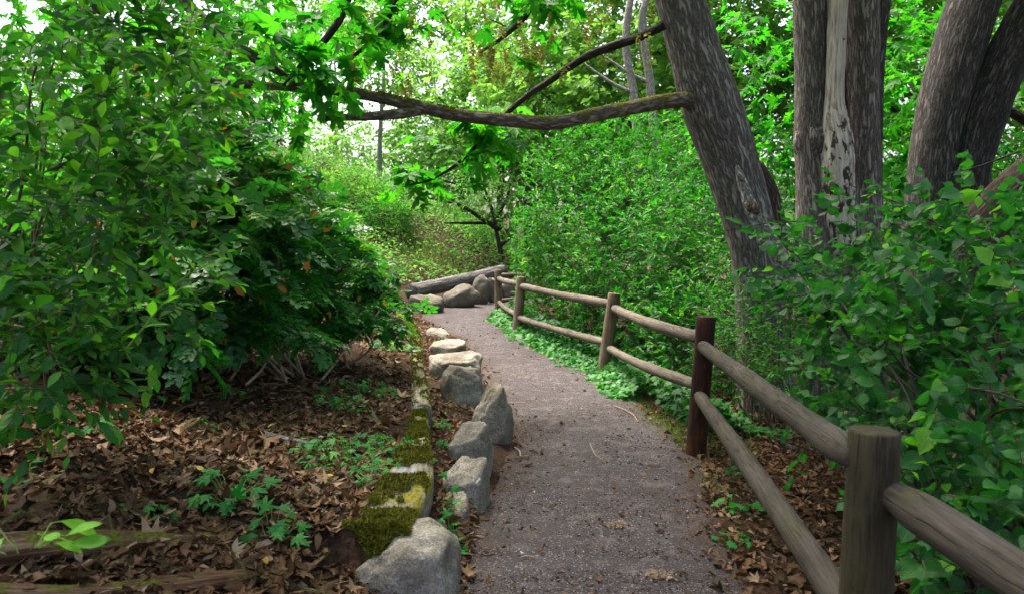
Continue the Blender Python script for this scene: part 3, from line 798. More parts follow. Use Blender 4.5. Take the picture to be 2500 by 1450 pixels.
for a, b in zip(fp[:-1], fp[1:]):
    for dz in (0.15, 0.55): rail(a - UP * dz, b - UP * dz, 0.05, FENCE, ff)

# ------------------------------------------------------------------ boulders along the path edge
ICO = {4: ico(4), 3: ico(3)}
def boulder(x0, x1, yt, yb, Z, dep, label, planes=(), seed=0, moss=0.2, group='granite edging boulders'):
    c = P((x0 + x1) / 2, yb, Z); w_, h_ = (x1 - x0) * mpp(Z), (yb - yt) * mpp(Z)
    g = hgt(c[0], c[1] + dep * .3)
    r = np.random.default_rng(seed)
    icoV, icoF = ICO[4 if Z < 9 else 3]
    V = np.sign(icoV) * abs(icoV) ** 0.57
    V = V @ np.array(Matrix.Rotation(r.uniform(-.5, .5), 3, 'Z')) @ np.array(Matrix.Rotation(r.uniform(-.2, .2), 3, 'X'))
    pl = [(nrm(np.array(n, float)), d) for n, d in planes]
    for _ in range(8):
        n = nrm(r.normal(size=3) * [1, 1, 0.7]); pl.append((n, r.uniform(0.78, 0.98)))
    for n, d in pl:
        k = V @ n - d * 1.12; k = 0.5 * (k + np.sqrt(k * k + 0.004)); V = V - k[:, None] * n * 0.88
    lo, hi = V.min(0), V.max(0)
    V = (V - lo) / (hi - lo) - [0.5, 0.5, 0]
    nz = fbm(V * 2.3 + seed, 4); V = V * (1 + 0.09 * nz[:, None]) + 0.028 * fbm(V * 7 + seed, 4)[:, None] * nrm(V - [0, 0, .4])
    V = V * [w_ * 1.04, dep, h_ * 1.22]
    base = np.array([c[0], c[1] + dep * 0.35, c[2] - h_ * 0.22])
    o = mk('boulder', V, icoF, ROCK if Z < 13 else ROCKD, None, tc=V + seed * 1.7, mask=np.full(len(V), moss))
    o.location = Vector(base)
    return tag(o, label, 'boulder', group)
boulder(868, 1118, 1318, 1530, 2.85, 0.36, 'big flat-topped boulder at the bottom edge, below the mossy timber end', [((-.22, -.05, .97), .66), ((.95, -.2, .15), .85)], 26, 0.2)
boulder(1070, 1145, 1215, 1310, 3.65, 0.2, 'small low boulder squeezed between timber and path beside a green stalk', [((0, -.4, 1), .5)], 8, 0.5)
boulder(1076, 1190, 1140, 1275, 4.0, 0.36, 'pale blocky boulder in front of the rounded grey one', [((-.1, -.3, .9), .72), ((1, -.1, 0.1), .8)], 5, 0.2)
boulder(1090, 1199, 1037, 1190, 4.6, 0.34, 'rounded grey boulder with a sloping smooth top beside the timber', [((-.2, -.2, .9), .74), ((.1, -1, .1), .8)], 16, 0.1)
boulder(1154, 1250, 938, 1092, 5.45, 0.34, 'tall pointed boulder standing out furthest into the path', [((-.6, -.25, .75), .5), ((.95, -.3, .12), .7), ((-.2, -.95, .15), .65)], 21, 0.8)
boulder(1078, 1182, 903, 1008, 6.5, 0.42, 'broad dome-shaped boulder left of the pointed one', [((.2, -.8, .45), .6)], 34, 0.1)
boulder(1048, 1172, 866, 935, 7.7, 0.5, 'long low pale boulder behind the dome-shaped one', [((-.2, -.2, .95), .55)], 45, 0.1)
boulder(1046, 1136, 833, 882, 9.3, 0.5, 'smooth cream boulder in the middle of the curve', [((0, -.2, 1), .6)], 52, 0.1)
boulder(1036, 1098, 803, 848, 10.8, 0.55, 'pale sloping boulder nearest the far end of the timber', [((.5, -.2, .85), .5)], 61, 0.1)
boulder(1003, 1084, 720, 768, 14.3, 0.5, 'rough dark boulder at the left end of the far stone row', [((0, -.3, 1), .6)], 72, 0.7)
boulder(1082, 1166, 696, 745, 15.2, 0.5, 'moss-topped boulder in the far stone row below the log', [((-.5, -.3, .8), .5)], 83, 1.3)
boulder(1154, 1196, 676, 735, 15.9, 0.4, 'tall upright grey boulder left of the far fence post', [((0, -1, .2), .6)], 94, 0.4)
boulder(1190, 1217, 676, 732, 16.3, 0.4, 'narrow upright boulder tucked behind the far fence post', [((.3, -1, .2), .6)], 97, 0.3)
boulder(1226, 1266, 684, 722, 17.4, 0.5, 'grey boulder seen between the far posts and rails', [], 101, 0.3)
boulder(1272, 1302, 678, 706, 18.4, 0.5, 'grey boulder right of the far posts beside the shrub', [], 107, 0.3)

# ------------------------------------------------------------------ edging timber with moss
def beam(name, cl, wid, hei, mat, label, cat, seed, parent=None, moss_dens=0, taper_end=0.0, mossy=1.0, group=None, breakup=0.0):
    q = smooth_path(np.array(cl, float), 0.04); n = len(q)
    wid0, wid = wid, np.array(wid).mean()
    wf = (np.interp(np.linspace(0, 1, n), np.linspace(0, 1, len(wid0)), wid0) / wid)[:, None] if np.ndim(wid0) else np.ones((n, 1))
    T = nrm(np.gradient(q, axis=0)); Sd = nrm(np.cross(T, UP)); U = np.cross(Sd, T)
    prof = []
    for (x0, y0), (x1, y1) in zip([(-.5, -1), (.5, -1), (.5, 0), (-.5, 0)], [(.5, -1), (.5, 0), (-.5, 0), (-.5, -1)]):
        for k in range(7): prof.append((x0 + (x1 - x0) * k / 7, y0 + (y1 - y0) * k / 7))
    prof = np.array(prof); m = len(prof)
    rad = np.linalg.norm(prof - [0, -.5], axis=1)
    prof2 = (prof - [0, -.5]) * np.minimum(1, 0.575 / rad)[:, None] + [0, -.5]
    s = np.concatenate([[0], np.cumsum(np.linalg.norm(np.diff(q, axis=0), axis=1))])
    tc = np.stack([np.tile(prof2[:, 0] * wid, (n, 1)), np.tile(prof2[:, 1] * hei, (n, 1)), np.tile(s[:, None], (1, m))], -1)
    k = 1 + 0.10 * fbm(tc * [9, 9, 2.2] + seed, 4)
    if breakup:
        e = np.clip(1 - s / breakup, 0, 1)[:, None]
        k = k * (1 - 0.35 * e * (0.6 + 0.6 * fbm(tc * [14, 14, 6] + seed + 5, 3)))
    V = q[:, None] + Sd[:, None] * (prof2[None, :, 0] * wid * k * wf)[..., None] + U[:, None] * (((prof2[None, :, 1] + .5) * k - .5) * hei)[..., None]
    V = V.reshape(-1, 3); tcv = tc.reshape(-1, 3) + seed
    i = np.arange(n - 1)[:, None] * m; j = np.arange(m)[None]; j2 = (j + 1) % m
    a, b, c, d = (i + j).ravel(), (i + j2).ravel(), (i + m + j2).ravel(), (i + m + j).ravel()
    F = np.vstack([np.column_stack([a, b, c]), np.column_stack([a, c, d])])
    V = np.vstack([V, q[0] - U[0] * hei * .5, q[-1] - U[-1] * hei * .5]); tcv = np.vstack([tcv, tcv[0], tcv[-1]])
    jj = np.arange(m)
    F = np.vstack([F, np.column_stack([np.full(m, n * m), (jj + 1) % m, jj]), np.column_stack([np.full(m, n * m + 1), (n - 1) * m + jj, (n - 1) * m + (jj + 1) % m])])
    root = parent if parent is not None else empty(name, q[0], label, cat, group)
    msk = np.concatenate([np.tile(np.clip((prof2[:, 1] + 0.75) * 3, 0, 1), n), [0, 0]]) * mossy
    mk('beam', V, F, mat, root, tc=tcv, mask=msk)
    return root, q, Sd, U
tm = [np.array([t[0] - 0.14, t[1], 0]) for t in TL[1:6]]
def tz(y): return float(path_z(y)) + 0.395
def tcx(y): return np.interp(y, [2.9, 3.3, 3.6, *TL[4:, 1]], [-.365, -.37, -.38, *TL[4:, 0]]) - np.interp(y, [3, 4.2, 5], [.17, .12, .085])
def thw(y): return np.interp(y, [3, 3.5, 4.2, 5], [.17, .15, .11, .08])
def off_timber(x, y): return (y < 2.9) | (y > 10.3) | (abs(x - tcx(y)) > thw(y) * .93)
def tpos(y): return np.array([tcx(y), y, tz(y) + 0.0])
segs_ = [((3.02, 3.5, 4.0, 4.6, 5.1), (.30, .26, .19, .14, .12), 'mossy split timber end lying above the big boulder', 1.0),
         ((5.14, 5.8, 6.5, 7.2, 7.6), (.15, .14, .14), 'grey weathered edging timber in the middle of the row', 0.8),
         ((7.65, 8.4, 9.2, 10.2), (.14, .15, .14), 'yellow mossed edging timber furthest from the camera', 0.95)]
for k, (ys, wd, lab, mo) in enumerate(segs_):
    cl = [tpos(y) + np.array([0.02 * (k == 1), 0, 0.012 * k * (k == 1)]) for y in ys]
    if k == 0:
        cl[0] = cl[0] + [-0.05, 0, -0.05]; cl[1] = cl[1] + [-0.01, 0, 0]
    root, q, Sd, U = beam('edging_timber', cl, wd, 0.21, TIMBER, lab, 'timber', 3.3 * k, breakup=0.2 if k == 0 else 0.0, mossy=mo, group='timbers edging the bank')
    # moss: clumps of little tufts on the top and over the broken end
    n = (26000, 6000, 10000)[k]
    L = np.linalg.norm(q[-1] - q[0])
    t = rng.random(n) ** (1.6 if k == 0 else 1.0); idx = (t * (len(q) - 1)).astype(int)
    uu = rng.uniform(-.5, .5, n)
    wd_ = np.interp(idx / len(q), np.linspace(0, 1, len(wd)), wd); idx = np.minimum(idx, len(q) - 2); fr = rng.random(n)[:, None]; pos = q[idx] * (1 - fr) + q[idx + 1] * fr + Sd[idx] * (uu * wd_ * 0.96)[:, None]; pos[:, 2] -= np.clip(abs(uu) - .36, 0, 1) * .25
    if k == 0:                        # also down the end face
        ne = 16000
        pe = q[0] + Sd[0] * rng.uniform(-.5, .5, ne)[:, None] * wd[0] + UP * (-rng.random(ne) * 0.22)[:, None] + np.array([0, -1, 0]) * (0.02 + 0.05 * rng.random(ne))[:, None]
        pos = np.vstack([pos, pe])
    cl_ = fbm(pos * 9 + k, 3)
    kp = (cl_ > (-0.06, 0.1, -0.2)[k]) | (pos[:, 1] < 3.12) & (cl_ > -.7)
    pos, cl_ = pos[kp], cl_[kp]
    pos[:, 2] += np.clip(cl_, 0, 1) * 0.045
    m_ = len(pos)
    dd = nrm(UP + rng.normal(size=(m_, 3)) * 0.6); sz = rng.uniform(0.010, 0.024, m_)
    V, F, T, Uv = leaf_geo([(np.array([(0, -.16, 0), (0, .16, 0), (.6, .12, .1), (1, 0, 0)], float), np.array([(0, 1, 2), (0, 2, 3)]), np.zeros((4, 3)))], pos, frames(dd, rng.normal(size=(m_, 3))), sz)
    tag(mk('moss', V, F, MOSS, root, tint=T), kind='stuff')

# ------------------------------------------------------------------ logs
def log(name, a, b, r0, r1, mat, label, seed, rough=0.1, flat=1.0, bend=0.05, cat='log', segs=26, end=True):
    a, b = np.array(a, float), np.array(b, float)
    t = np.linspace(0, 1, 9)[:, None]
    pts = a + (b - a) * t; pts[:, 2] += bend * np.sin(np.pi * t[:, 0] * 1.3 + seed); 
    root = empty(name, a, label, cat)
    V, F, tc = tube(pts, r0 + (r1 - r0) * t[:, 0], segs, 0.06, True, rough, (5, 5, 1.2), flat, seed)
    mk('trunk', V, F, mat, root, tc=tc + seed)
    return root
p = P(1003, 712, 14.9); q_ = P(1226, 660, 18.2)
log('fallen_log', p - [0, 0, 0.02], q_, 0.17, 0.15, LOGW, 'long grey fallen log above the far stone row', 2.0, 0.07, 1.0, 0.02)
p = P(1205, 655, 19.6); q_ = P(1262, 648, 20.6)
log('fallen_log', p, q_, 0.13, 0.14, BARKD, 'short dark log end beyond the grey fallen log', 4.0, 0.12, 1.0, 0.0)
def lying(x0, y0, x1, y1, dz=0.0):
    a, b = hit(x0, y0), hit(x1, y1); a[2] += dz; b[2] += dz; return a, b
a, b = lying(-60, 1372, 640, 1310, 0.01)
log('rotten_log', a, b, 0.066, 0.03, ROTTEN, 'rotten moss-flecked log, the upper of two at bottom left', 7.0, 0.5, 0.6, 0.012)
a, b = lying(-80, 1478, 600, 1432, 0.02)
log('rotten_log', a, b, 0.078, 0.03, ROTTEN, 'rotten log along the bottom left edge with moss patches', 9.0, 0.5, 0.6, 0.012)
a, b = lying(640, 1072, 770, 1096, 0.02)
log('wood_slab', a, b, 0.03, 0.022, LOGW, 'short weathered slab of wood lying in the leaf litter', 12.0, 0.2, 0.6, 0.0, 'wood')
a, b = lying(740, 1412, 805, 1378, 0.015)
log('bark_piece', a, b, 0.02, 0.012, ROTTEN, 'small chunk of brown bark near the bottom boulder', 14.0, 0.3, 0.6, 0.0, 'bark')
a, b = lying(1800, 1035, 1945, 1105, 0.02)
log('branch_piece', a, b, 0.04, 0.03, LOGW, 'grey dead branch piece on the litter behind the lower rail', 15.0, 0.2, 0.8, 0.0, 'branch')

# ------------------------------------------------------------------ big trees
def stem(parent, pts, mat, name='trunk', segs=40, rough=0.05, step=0.06, seed=0.0, mask=None, rs=(4, 4, 1.0)):
    """pts: (photo x, photo y, distance, radius in photo pixels)"""
    q = np.array([[*P(x, y, Z), r * mpp(Z)] for x, y, Z, r in pts])
    V, F, tc = tube(q[:, :3], q[:, 3], segs, step, True, rough, rs, None, seed)
    if name in ('burl', 'knot', 'moss_knob'): tc = V * 1.0
    o = mk(name, V, F, mat, parent, tc=tc + seed, mask=None if mask is None else np.full(len(V), mask))
    return o, q
def to_world(pts): return np.array([P(x, y, Z) for x, y, Z, *_ in pts])

lean = empty('leaning_maple_tree', (2.35, 6.6, -0.05), 'big leaning maple whose long mossy branch spans the path', 'tree')
trk, _ = stem(lean, [(1880, 1060, 6.6, 79.0), (1866, 900, 6.6, 65.8), (1856, 760, 6.6, 58.3), (1845, 650, 6.6, 54.5), (1828, 550, 6.6, 58.3), (1785, 400, 6.6, 63.0), (1738, 262, 6.6, 68.6), (1700, 140, 6.6, 62.0), (1660, 0, 6.6, 56.4),
                     (1600, -200, 6.5, 52.6), (1490, -560, 6.4, 47.0), (1360, -1000, 6.2, 39.5), (1250, -1500, 6.0, 28.2)], BARK, segs=56, rough=0.035)
# collar where the branch leaves the trunk, and the flare on the trunk's right side
V, F, tc = tube([P(1862, 780, 6.9), P(1878, 600, 6.85), P(1868, 480, 6.8), P(1845, 400, 6.72)], np.array([52, 44, 34, 16]) * mpp(6.8), 24, 0.06, True, 0.08, (5, 5, 1))
mk('root_flare', V, F, BARKB, trk, tc=tc)
BR = [(1745, 272, 6.62, 44), (1712, 258, 6.57, 33), (1688, 249, 6.5, 25), (1668, 244, 6.44, 18.5), (1600, 252, 6.3, 18.5), (1520, 268, 6.2, 17.6), (1440, 283, 6.15, 17.2), (1370, 299, 6.1, 16.7), (1330, 301, 6.1, 16.7), (1260, 296, 6.05, 16.3), (1200, 291, 6.0, 15.8), (1110, 281, 6.0, 15.4), (1050, 268, 5.95, 15.0), (1000, 258, 5.9, 14.1), (930, 240, 5.9, 13.2), (850, 226, 5.85, 12.3), (770, 217, 5.8, 11.4), (690, 212, 5.75, 10.6), (600, 208, 5.7, 9.7), (520, 198, 5.6, 7.9), (440, 170, 5.5, 6.2), (330, 120, 5.4, 3.5)]
br, _ = stem(lean, BR, BARKM, 'branch', 22, 0.07, 0.04, 3.0, rs=(9, 9, 4))
stem(br, [(1035, 268, 5.95, 13), (980, 278, 5.85, 12), (900, 285, 5.75, 10), (830, 288, 5.7, 8), (780, 292, 5.6, 5)], BARKM, 'side_branch', 14, 0.1, 0.04, 5.0, rs=(9, 9, 4))
# moss tufts on top of the branch
qb = smooth_path(np.array([[*P(x, y, Z), r * mpp(Z)] for x, y, Z, r in BR]), 0.01)
qb = qb[(qb[:, 0] < -0.1) & (qb[:, 0] > -2.2)]
n = 14000; k = rng.integers(0, len(qb), n); th = rng.normal(0, 0.75, n)
pos = qb[k, :3] + np.column_stack([np.zeros(n), np.sin(th), np.cos(th)]) * qb[k, 3:4] * 0.97
kp = fbm(pos * 7, 3) > 0.02; pos = pos[kp]; m_ = len(pos)
V, F, T, Uv = leaf_geo([(np.array([(0, -.18, 0), (0, .18, 0), (.6, .12, .1), (1, 0, 0)], float), np.array([(0, 1, 2), (0, 2, 3)]), np.zeros((4, 3)))], pos, frames(nrm(UP + rng.normal(size=(m_, 3)) * .7), rng.normal(size=(m_, 3))), rng.uniform(.008, .020, m_))
tag(mk('moss', V, F, MOSS, br, tint=T), kind='stuff')
B2 = [(1622, 62, 6.50, 11), (1560, 92, 6.61, 10), (1500, 112, 6.71, 10), (1440, 135, 6.86, 9), (1390, 165, 6.97, 8), (1340, 200, 7.10, 7.5), (1300, 225, 7.05, 7), (1250, 265, 7.00, 6), (1200, 315, 7.00, 5.5), (1160, 360, 6.90, 5), (1110, 405, 6.90, 4), (1050, 440, 6.80, 3), (1000, 452, 6.80, 2)]
stem(lean, B2, BARKD, 'branch', 10, 0.08, 0.05, 6.0)
B3 = [(1320, -200, 6.3, 10), (1310, -60, 6.3, 9), (1290, 30, 6.2, 7), (1230, 90, 6.1, 5), (1170, 130, 6.0, 3)]
stem(lean, B3, BARKD, 'branch', 8, 0.08, 0.06, 7.0)
B4 = [(900, -180, 5.4, 11), (845, 10, 5.4, 10), (815, 70, 5.4, 9), (770, 125, 5.4, 8), (730, 165, 5.4, 6), (690, 215, 5.4, 5)]
stem(lean, B4, BARKD, 'branch', 10, 0.08, 0.05, 8.0)
B5 = [(1010, -120, 6.0, 7), (960, 20, 6.0, 6), (915, 90, 6.0, 5), (850, 150, 6.0, 4)]
stem(lean, B5, BARKD, 'branch', 8, 0.08, 0.05, 9.0)
B6 = [(380, -160, 4.9, 16), (450, 0, 5.0, 15), (510, 60, 5.05, 14), (560, 100, 5.1, 13), (632, 148, 5.2, 12), (680, 175, 5.4, 9), (720, 205, 5.75, 7)]
stem(lean, B6, BARKM, 'branch', 14, 0.08, 0.05, 10.0)

snag = empty('broken_snag', P(1960, 740, 5.9), 'broken lichen-covered dead stem leaning against the leaning maple', 'dead tree')
stem(snag, [(1975, 760, 5.9, 27), (1930, 680, 5.9, 25), (1892, 610, 5.9, 22), (1862, 560, 5.9, 19), (1838, 520, 5.92, 17), (1820, 470, 5.95, 14), (1808, 435, 6.0, 11), (1800, 405, 6.0, 3)], BARKL, 'trunk', 20, 0.16, 0.03, 4.0, rs=(8, 8, 5))
stem(snag, [(1812, 440, 5.93, 9), (1803, 425, 5.92, 8), (1797, 408, 5.92, 2)], BARKP, 'splinter', 8, 0.3, 0.02, 2.0)
stem(snag, [(1848, 518, 5.88, 12), (1834, 504, 5.86, 13), (1822, 494, 5.85, 7)], BARKM, 'moss_knob', 10, 0.35, 0.02, 12.0, rs=(14, 14, 14))

clus = empty('clustered_maple_tree', (3.6, 7.6, -0.1), 'thick many-stemmed maple with a bare white dead stem in its middle', 'tree')
stem(clus, [(2050, 1080, 7.7, 125), (2045, 850, 7.7, 105), (2045, 700, 7.7, 95), (2048, 560, 7.7, 88), (2050, 430, 7.75, 70), (2052, 340, 7.8, 40)], BARK, 'trunk', 56, 0.10, 0.07, 2.0, rs=(6, 6, .8))
stem(clus, [(1995, 900, 7.5, 52), (1996, 650, 7.45, 50), (1990, 520, 7.45, 44), (1982, 420, 7.45, 37), (1978, 330, 7.45, 37), (1979, 200, 7.45, 36), (1978, 80, 7.45, 37), (1974, -80, 7.45, 38), (1950, -500, 7.4, 34), (1900, -1100, 7.2, 24)], BARK, 'trunk', 44, 0.06, 0.06, 15.0, rs=(6, 6, .8))
stem(clus, [(2110, 900, 7.6, 48), (2108, 650, 7.55, 46), (2106, 520, 7.55, 44), (2104, 400, 7.55, 42), (2103, 250, 7.55, 40), (2102, 100, 7.55, 40), (2098, -80, 7.55, 42), (2090, -500, 7.5, 36), (2080, -1100, 7.5, 26)], BARK, 'trunk', 44, 0.07, 0.06, 25.0, rs=(6, 6, .8))
stem(clus, [(2120, 500, 7.8, 30), (2124, 300, 7.8, 30), (2132, 130, 7.8, 27), (2146, 0, 7.8, 26), (2170, -160, 7.8, 24), (2260, -700, 7.9, 18)], BARKG, 'trunk', 30, 0.06, 0.06, 35.0)
stem(clus, [(2045, 700, 7.8, 80), (2045, 450, 7.8, 66), (2042, 300, 7.8, 58), (2040, 100, 7.8, 55), (2038, -80, 7.8, 55), (2030, -500, 7.8, 40)], BARK, 'trunk', 40, .09, .06, 38.0, rs=(6, 6, .8))
ds, _ = stem(clus, [(2050, 620, 7.33, 34), (2048, 520, 7.30, 38), (2046, 430, 7.28, 37), (2044, 340, 7.28, 34), (2038, 285, 7.28, 27), (2037, 240, 7.28, 21), (2040, 150, 7.28, 20), (2044, 60, 7.28, 20), (2047, -40, 7.28, 20), (2052, -300, 7.3, 16)], DEADW, 'dead_stem', 36, 0.13, 0.03, 45.0, rs=(11, 11, 3))
md = ds.data.attributes.new('mask', 'FLOAT', 'POINT')
zz = np.empty(len(ds.data.vertices) * 3, np.float32); ds.data.vertices.foreach_get('co', zz); zz = zz.reshape(-1, 3)[:, 2]
md.data.foreach_set('value', np.clip((P(2040, 250, 7.3)[2] - zz) * 3 + 0.25, 0.0, 1).astype(np.float32))
stem(ds, [(2050, 118, 7.27, 8), (2053, 100, 7.245, 11), (2055, 82, 7.25, 7)], BARKB, 'knot', 12, 0.35, 0.015, 3.0, rs=(16, 16, 8))
kn, _ = stem(clus, [(1996, 352, 7.56, 46), (1985, 347, 7.44, 47), (1977, 344, 7.35, 38), (1973, 343, 7.31, 26)], BARK, 'burl', 26, 0.14, 0.03, 5.0, rs=(8, 8, 8))
stem(clus, [(2038, 470, 7.17, 9), (2034, 458, 7.145, 13), (2034, 446, 7.15, 7)], BARKB, 'knot', 12, 0.2, 0.015, 8.0, rs=(12, 12, 12))

twin = empty('twin_maple_tree', (5.0, 8.1, -0.2), 'dark twin-trunked maple leaning right at the upper right edge', 'tree')
stem(twin, [(2255, 1000, 8.1, 72), (2262, 700, 8.1, 66), (2270, 540, 8.1, 58), (2276, 430, 8.1, 55), (2290, 330, 8.1, 56), (2314, 220, 8.1, 57), (2348, 100, 8.1, 57), (2385, -20, 8.1, 56), (2480, -300, 8.1, 54), (2600, -800, 8.1, 40)], BARKG, 'trunk', 44, 0.05, 0.07, 55.0)
stem(twin, [(2310, 1000, 8.0, 62), (2315, 700, 8.0, 58), (2335, 520, 7.95, 56), (2362, 410, 7.95, 50), (2402, 280, 7.95, 50), (2456, 150, 7.95, 49), (2535, 0, 7.95, 48), (2680, -280, 7.9, 46), (2900, -700, 7.8, 34)], BARKT, 'trunk', 44, 0.05, 0.07, 65.0)
stem(twin, [(2390, 470, 8.6, 26), (2396, 380, 8.6, 24), (2440, 240, 8.6, 22), (2470, 160, 8.6, 16)], BARKB, 'trunk', 18, 0.08, 0.07, 68.0)
low = empty('low_leaning_trunk', (4.0, 7.2, 0), 'low brown trunk slanting up to the right edge behind the hazel', 'tree')
stem(low, [(2250, 800, 7.1, 66), (2330, 660, 7.0, 66), (2410, 560, 6.9, 64), (2490, 470, 6.8, 60), (2600, 370, 6.7, 56), (2760, 240, 6.6, 46)], BARKB, 'trunk', 36, 0.06, 0.06, 75.0)
stem(low, [(2430, 255, 8.9, 10), (2470, 275, 8.9, 11), (2530, 310, 8.9, 12)], BARKD, 'branch', 10, 0.1, 0.06, 78.0)

# maple leaves: on the branches over the path, between the trunks, and the unseen shading canopy overhead
def branch_pts(Bl, n, spread):
    q = smooth_path(np.array([[*P(x, y, Z), r] for x, y, Z, r in Bl]), 0.02)
    k = rng.integers(int(len(q) * 0.25), len(q), n)
    d = nrm(rng.normal(size=(n, 3)) * [1, 1, 0.45])
    return q[k, :3] + d * spread * rng.random(n)[:, None], d
bs, ds_ = [], []
for Bl, n, spd in ((B2[3:], 14, 0.3), (B2[5:], 22, 0.4), (B3, 12, 0.35), (B4, 18, 0.32), (B5, 20, 0.32), (B6, 10, 0.35), (BR[13:], 14, 0.4)):
    a, d = branch_pts(Bl, n, spd); bs.append(a); ds_.append(d)
twigs(lean, np.vstack(bs), np.vstack(ds_), 0.3, 5, 0.165, LV_MAPLE, G['maple'], TWIGD, 300, 0.1, 0.4, 0.4, 1.0, None, 'leaf', False, 0.0028, tilt=0.5)
# seed clusters hanging in the upper middle
r_ = np.random.default_rng(3); ns_ = 34
tt = np.linspace(0, 1, ns_); sv = [np.array([.03 * math.sin(9 * t), .03 * math.cos(7 * t), -t]) for t in tt]; sf = []
for k_, t in enumerate(tt):
    a = r_.uniform(0, 6.28); c = np.array([0.30 * math.cos(a) * (1 - .4 * t), 0.30 * math.sin(a) * (1 - .4 * t), -t - .08]); e_ = nrm(np.cross(c - sv[k_], r_.normal(size=3))) * 0.06
    q_ = len(sv); sv += [(c + sv[k_]) / 2 + e_, c, (c + sv[k_]) / 2 - e_]; sf += [(k_, q_, q_ + 1), (k_, q_ + 1, q_ + 2)]
    if k_ + 1 < ns_: sf.append((k_, q_, k_ + 1))
seed_me = mesh_data('seed_cluster', np.array(sv), np.array(sf), G['seed'], tint=r_.random(len(sv)))
for k in range(85):
    x, y = [(rng.uniform(1140, 1600), rng.uniform(-30, 165)), (rng.uniform(860, 1060), rng.uniform(20, 230)), (rng.uniform(1150, 1330), rng.uniform(60, 190))][k % 3]
    o = bpy.data.objects.new('seed_cluster', seed_me); o.parent = lean; o.matrix_parent_inverse = Matrix.Translation(-lean.location)
    o.location = Vector(P(x, y, rng.uniform(5.6, 6.6))); s_ = rng.uniform(0.09, 0.16); o.scale = (s_, s_, s_); o.rotation_euler = (rng.normal(0, .2), rng.normal(0, .2), rng.uniform(0, 6))
    COL.objects.link(o)
def crown(parent, ells, n, size, nleaf, mat, tm, length=0.35, shell=0.3, singles=0, keep=None, stems=True, tilt=0.5, name='crown', tw=0.004, jitter=.6):
    b, o = ell_points(ells, n, shell)
    return twigs(parent, b, o, length, nleaf, size, tm, mat, TWIGD, singles, 0.1, jitter, 0.3, 1.0, keep, 'leaf', False, tw, tilt=tilt, stems=stems, rest=name)
def above(p):                         # keeps the overhead canopy out of the view
    x, y, f = project(p); return (y < -25) | (x < -40) | (x > 2540) | (p[:, 1] < 0.3)
crown(lean, [(0.2, 5.6, 7.6, 2.6, 2.6, 1.2), (-1.6, 3.8, 6.8, 2.2, 2.2, .8), (1.6, 3.2, 7.4, 2.2, 2.4, 1.0), (-0.5, 1.0, 6.8, 2.6, 2.2, .8)], 1000, 0.2, 6, G['maple'], LV_MAPLEC, 0.4, 0.1, 0, above)  # unseen leaf clusters added above the frame to shade the foreground
crown(clus, [E(1880, 180, 10.5, 1.0, 1.0, 1.3), E(1860, 420, 10.5, .8, .9, .9), E(1820, 620, 10.5, .7, .8, .7), E(2200, 330, 11, .8, 1.0, 1.5), E(2180, 80, 10, .9, .8, 1.0), (3.6, 7, 8.5, 2.6, 2.6, 1.5), (4.0, 3.5, 7, 2.2, 2.4, 1.4)], 850, 0.17, 6, G['maple'], LV_MAPLEC, 0.35, 0.1, 300)
crown(twin, [E(2230, 560, 11, .8, 1.0, .8), E(2420, 330, 11.5, 1.0, 1.0, 1.3), E(2150, 200, 12, .8, 1, 1.4), E(2480, 90, 9, .6, .7, .6), (7.5, 8, 8, 3, 3, 1.8), (6.5, 3.5, 6, 2.2, 2.6, 1.6)], 800, 0.17, 6, G['maple'], LV_MAPLEC, 0.35, 0.1, 300)

# ------------------------------------------------------------------ shrubs
def bank_keep(p): return p[:, 2] > terrain(p[:, 0], p[:, 1]) + 0.02
def right_keep(gap):
    def f(p): return (p[:, 0] > fence_x(p[:, 1]) + gap) & (p[:, 2] > terrain(p[:, 0], p[:, 1]) + 0.01)
    return f
# near left: broad soft leaves on arching stems
plum = empty('broadleaf_shrub', (-2.1, 2.9, hgt(-2.1, 2.9)), 'near broadleaf shrub with soft oval leaves filling the left edge', 'shrub')
EL = [E(110, 520, 2.7, .42, .45, .6), E(90, 180, 2.9, .6, .45, .55), E(330, 300, 3.2, .42, .4, .5), E(30, 880, 2.5, .3, .35, .28), E(300, 640, 3.1, .38, .4, .4), E(280, 40, 3.3, .6, .5, .4), E(120, 930, 2.7, .2, .25, .12)]
b, o = ell_points(EL, 760, 0.35)
twigs(plum, b, o, 0.22, 8, 0.078, LV_PLUM, G['plum'], TWIG, 300, 0.3, 0.5, 0.3, 0.9, bank_keep, tr=0.0022, coarse=LV_PLUMC)
stems_to(plum, [np.array([-2.5, 3.2, 0]), np.array([-2.7, 2.8, 0]), np.array([-2.4, 3.6, 0])], b, 0.008, TWIG, 12)
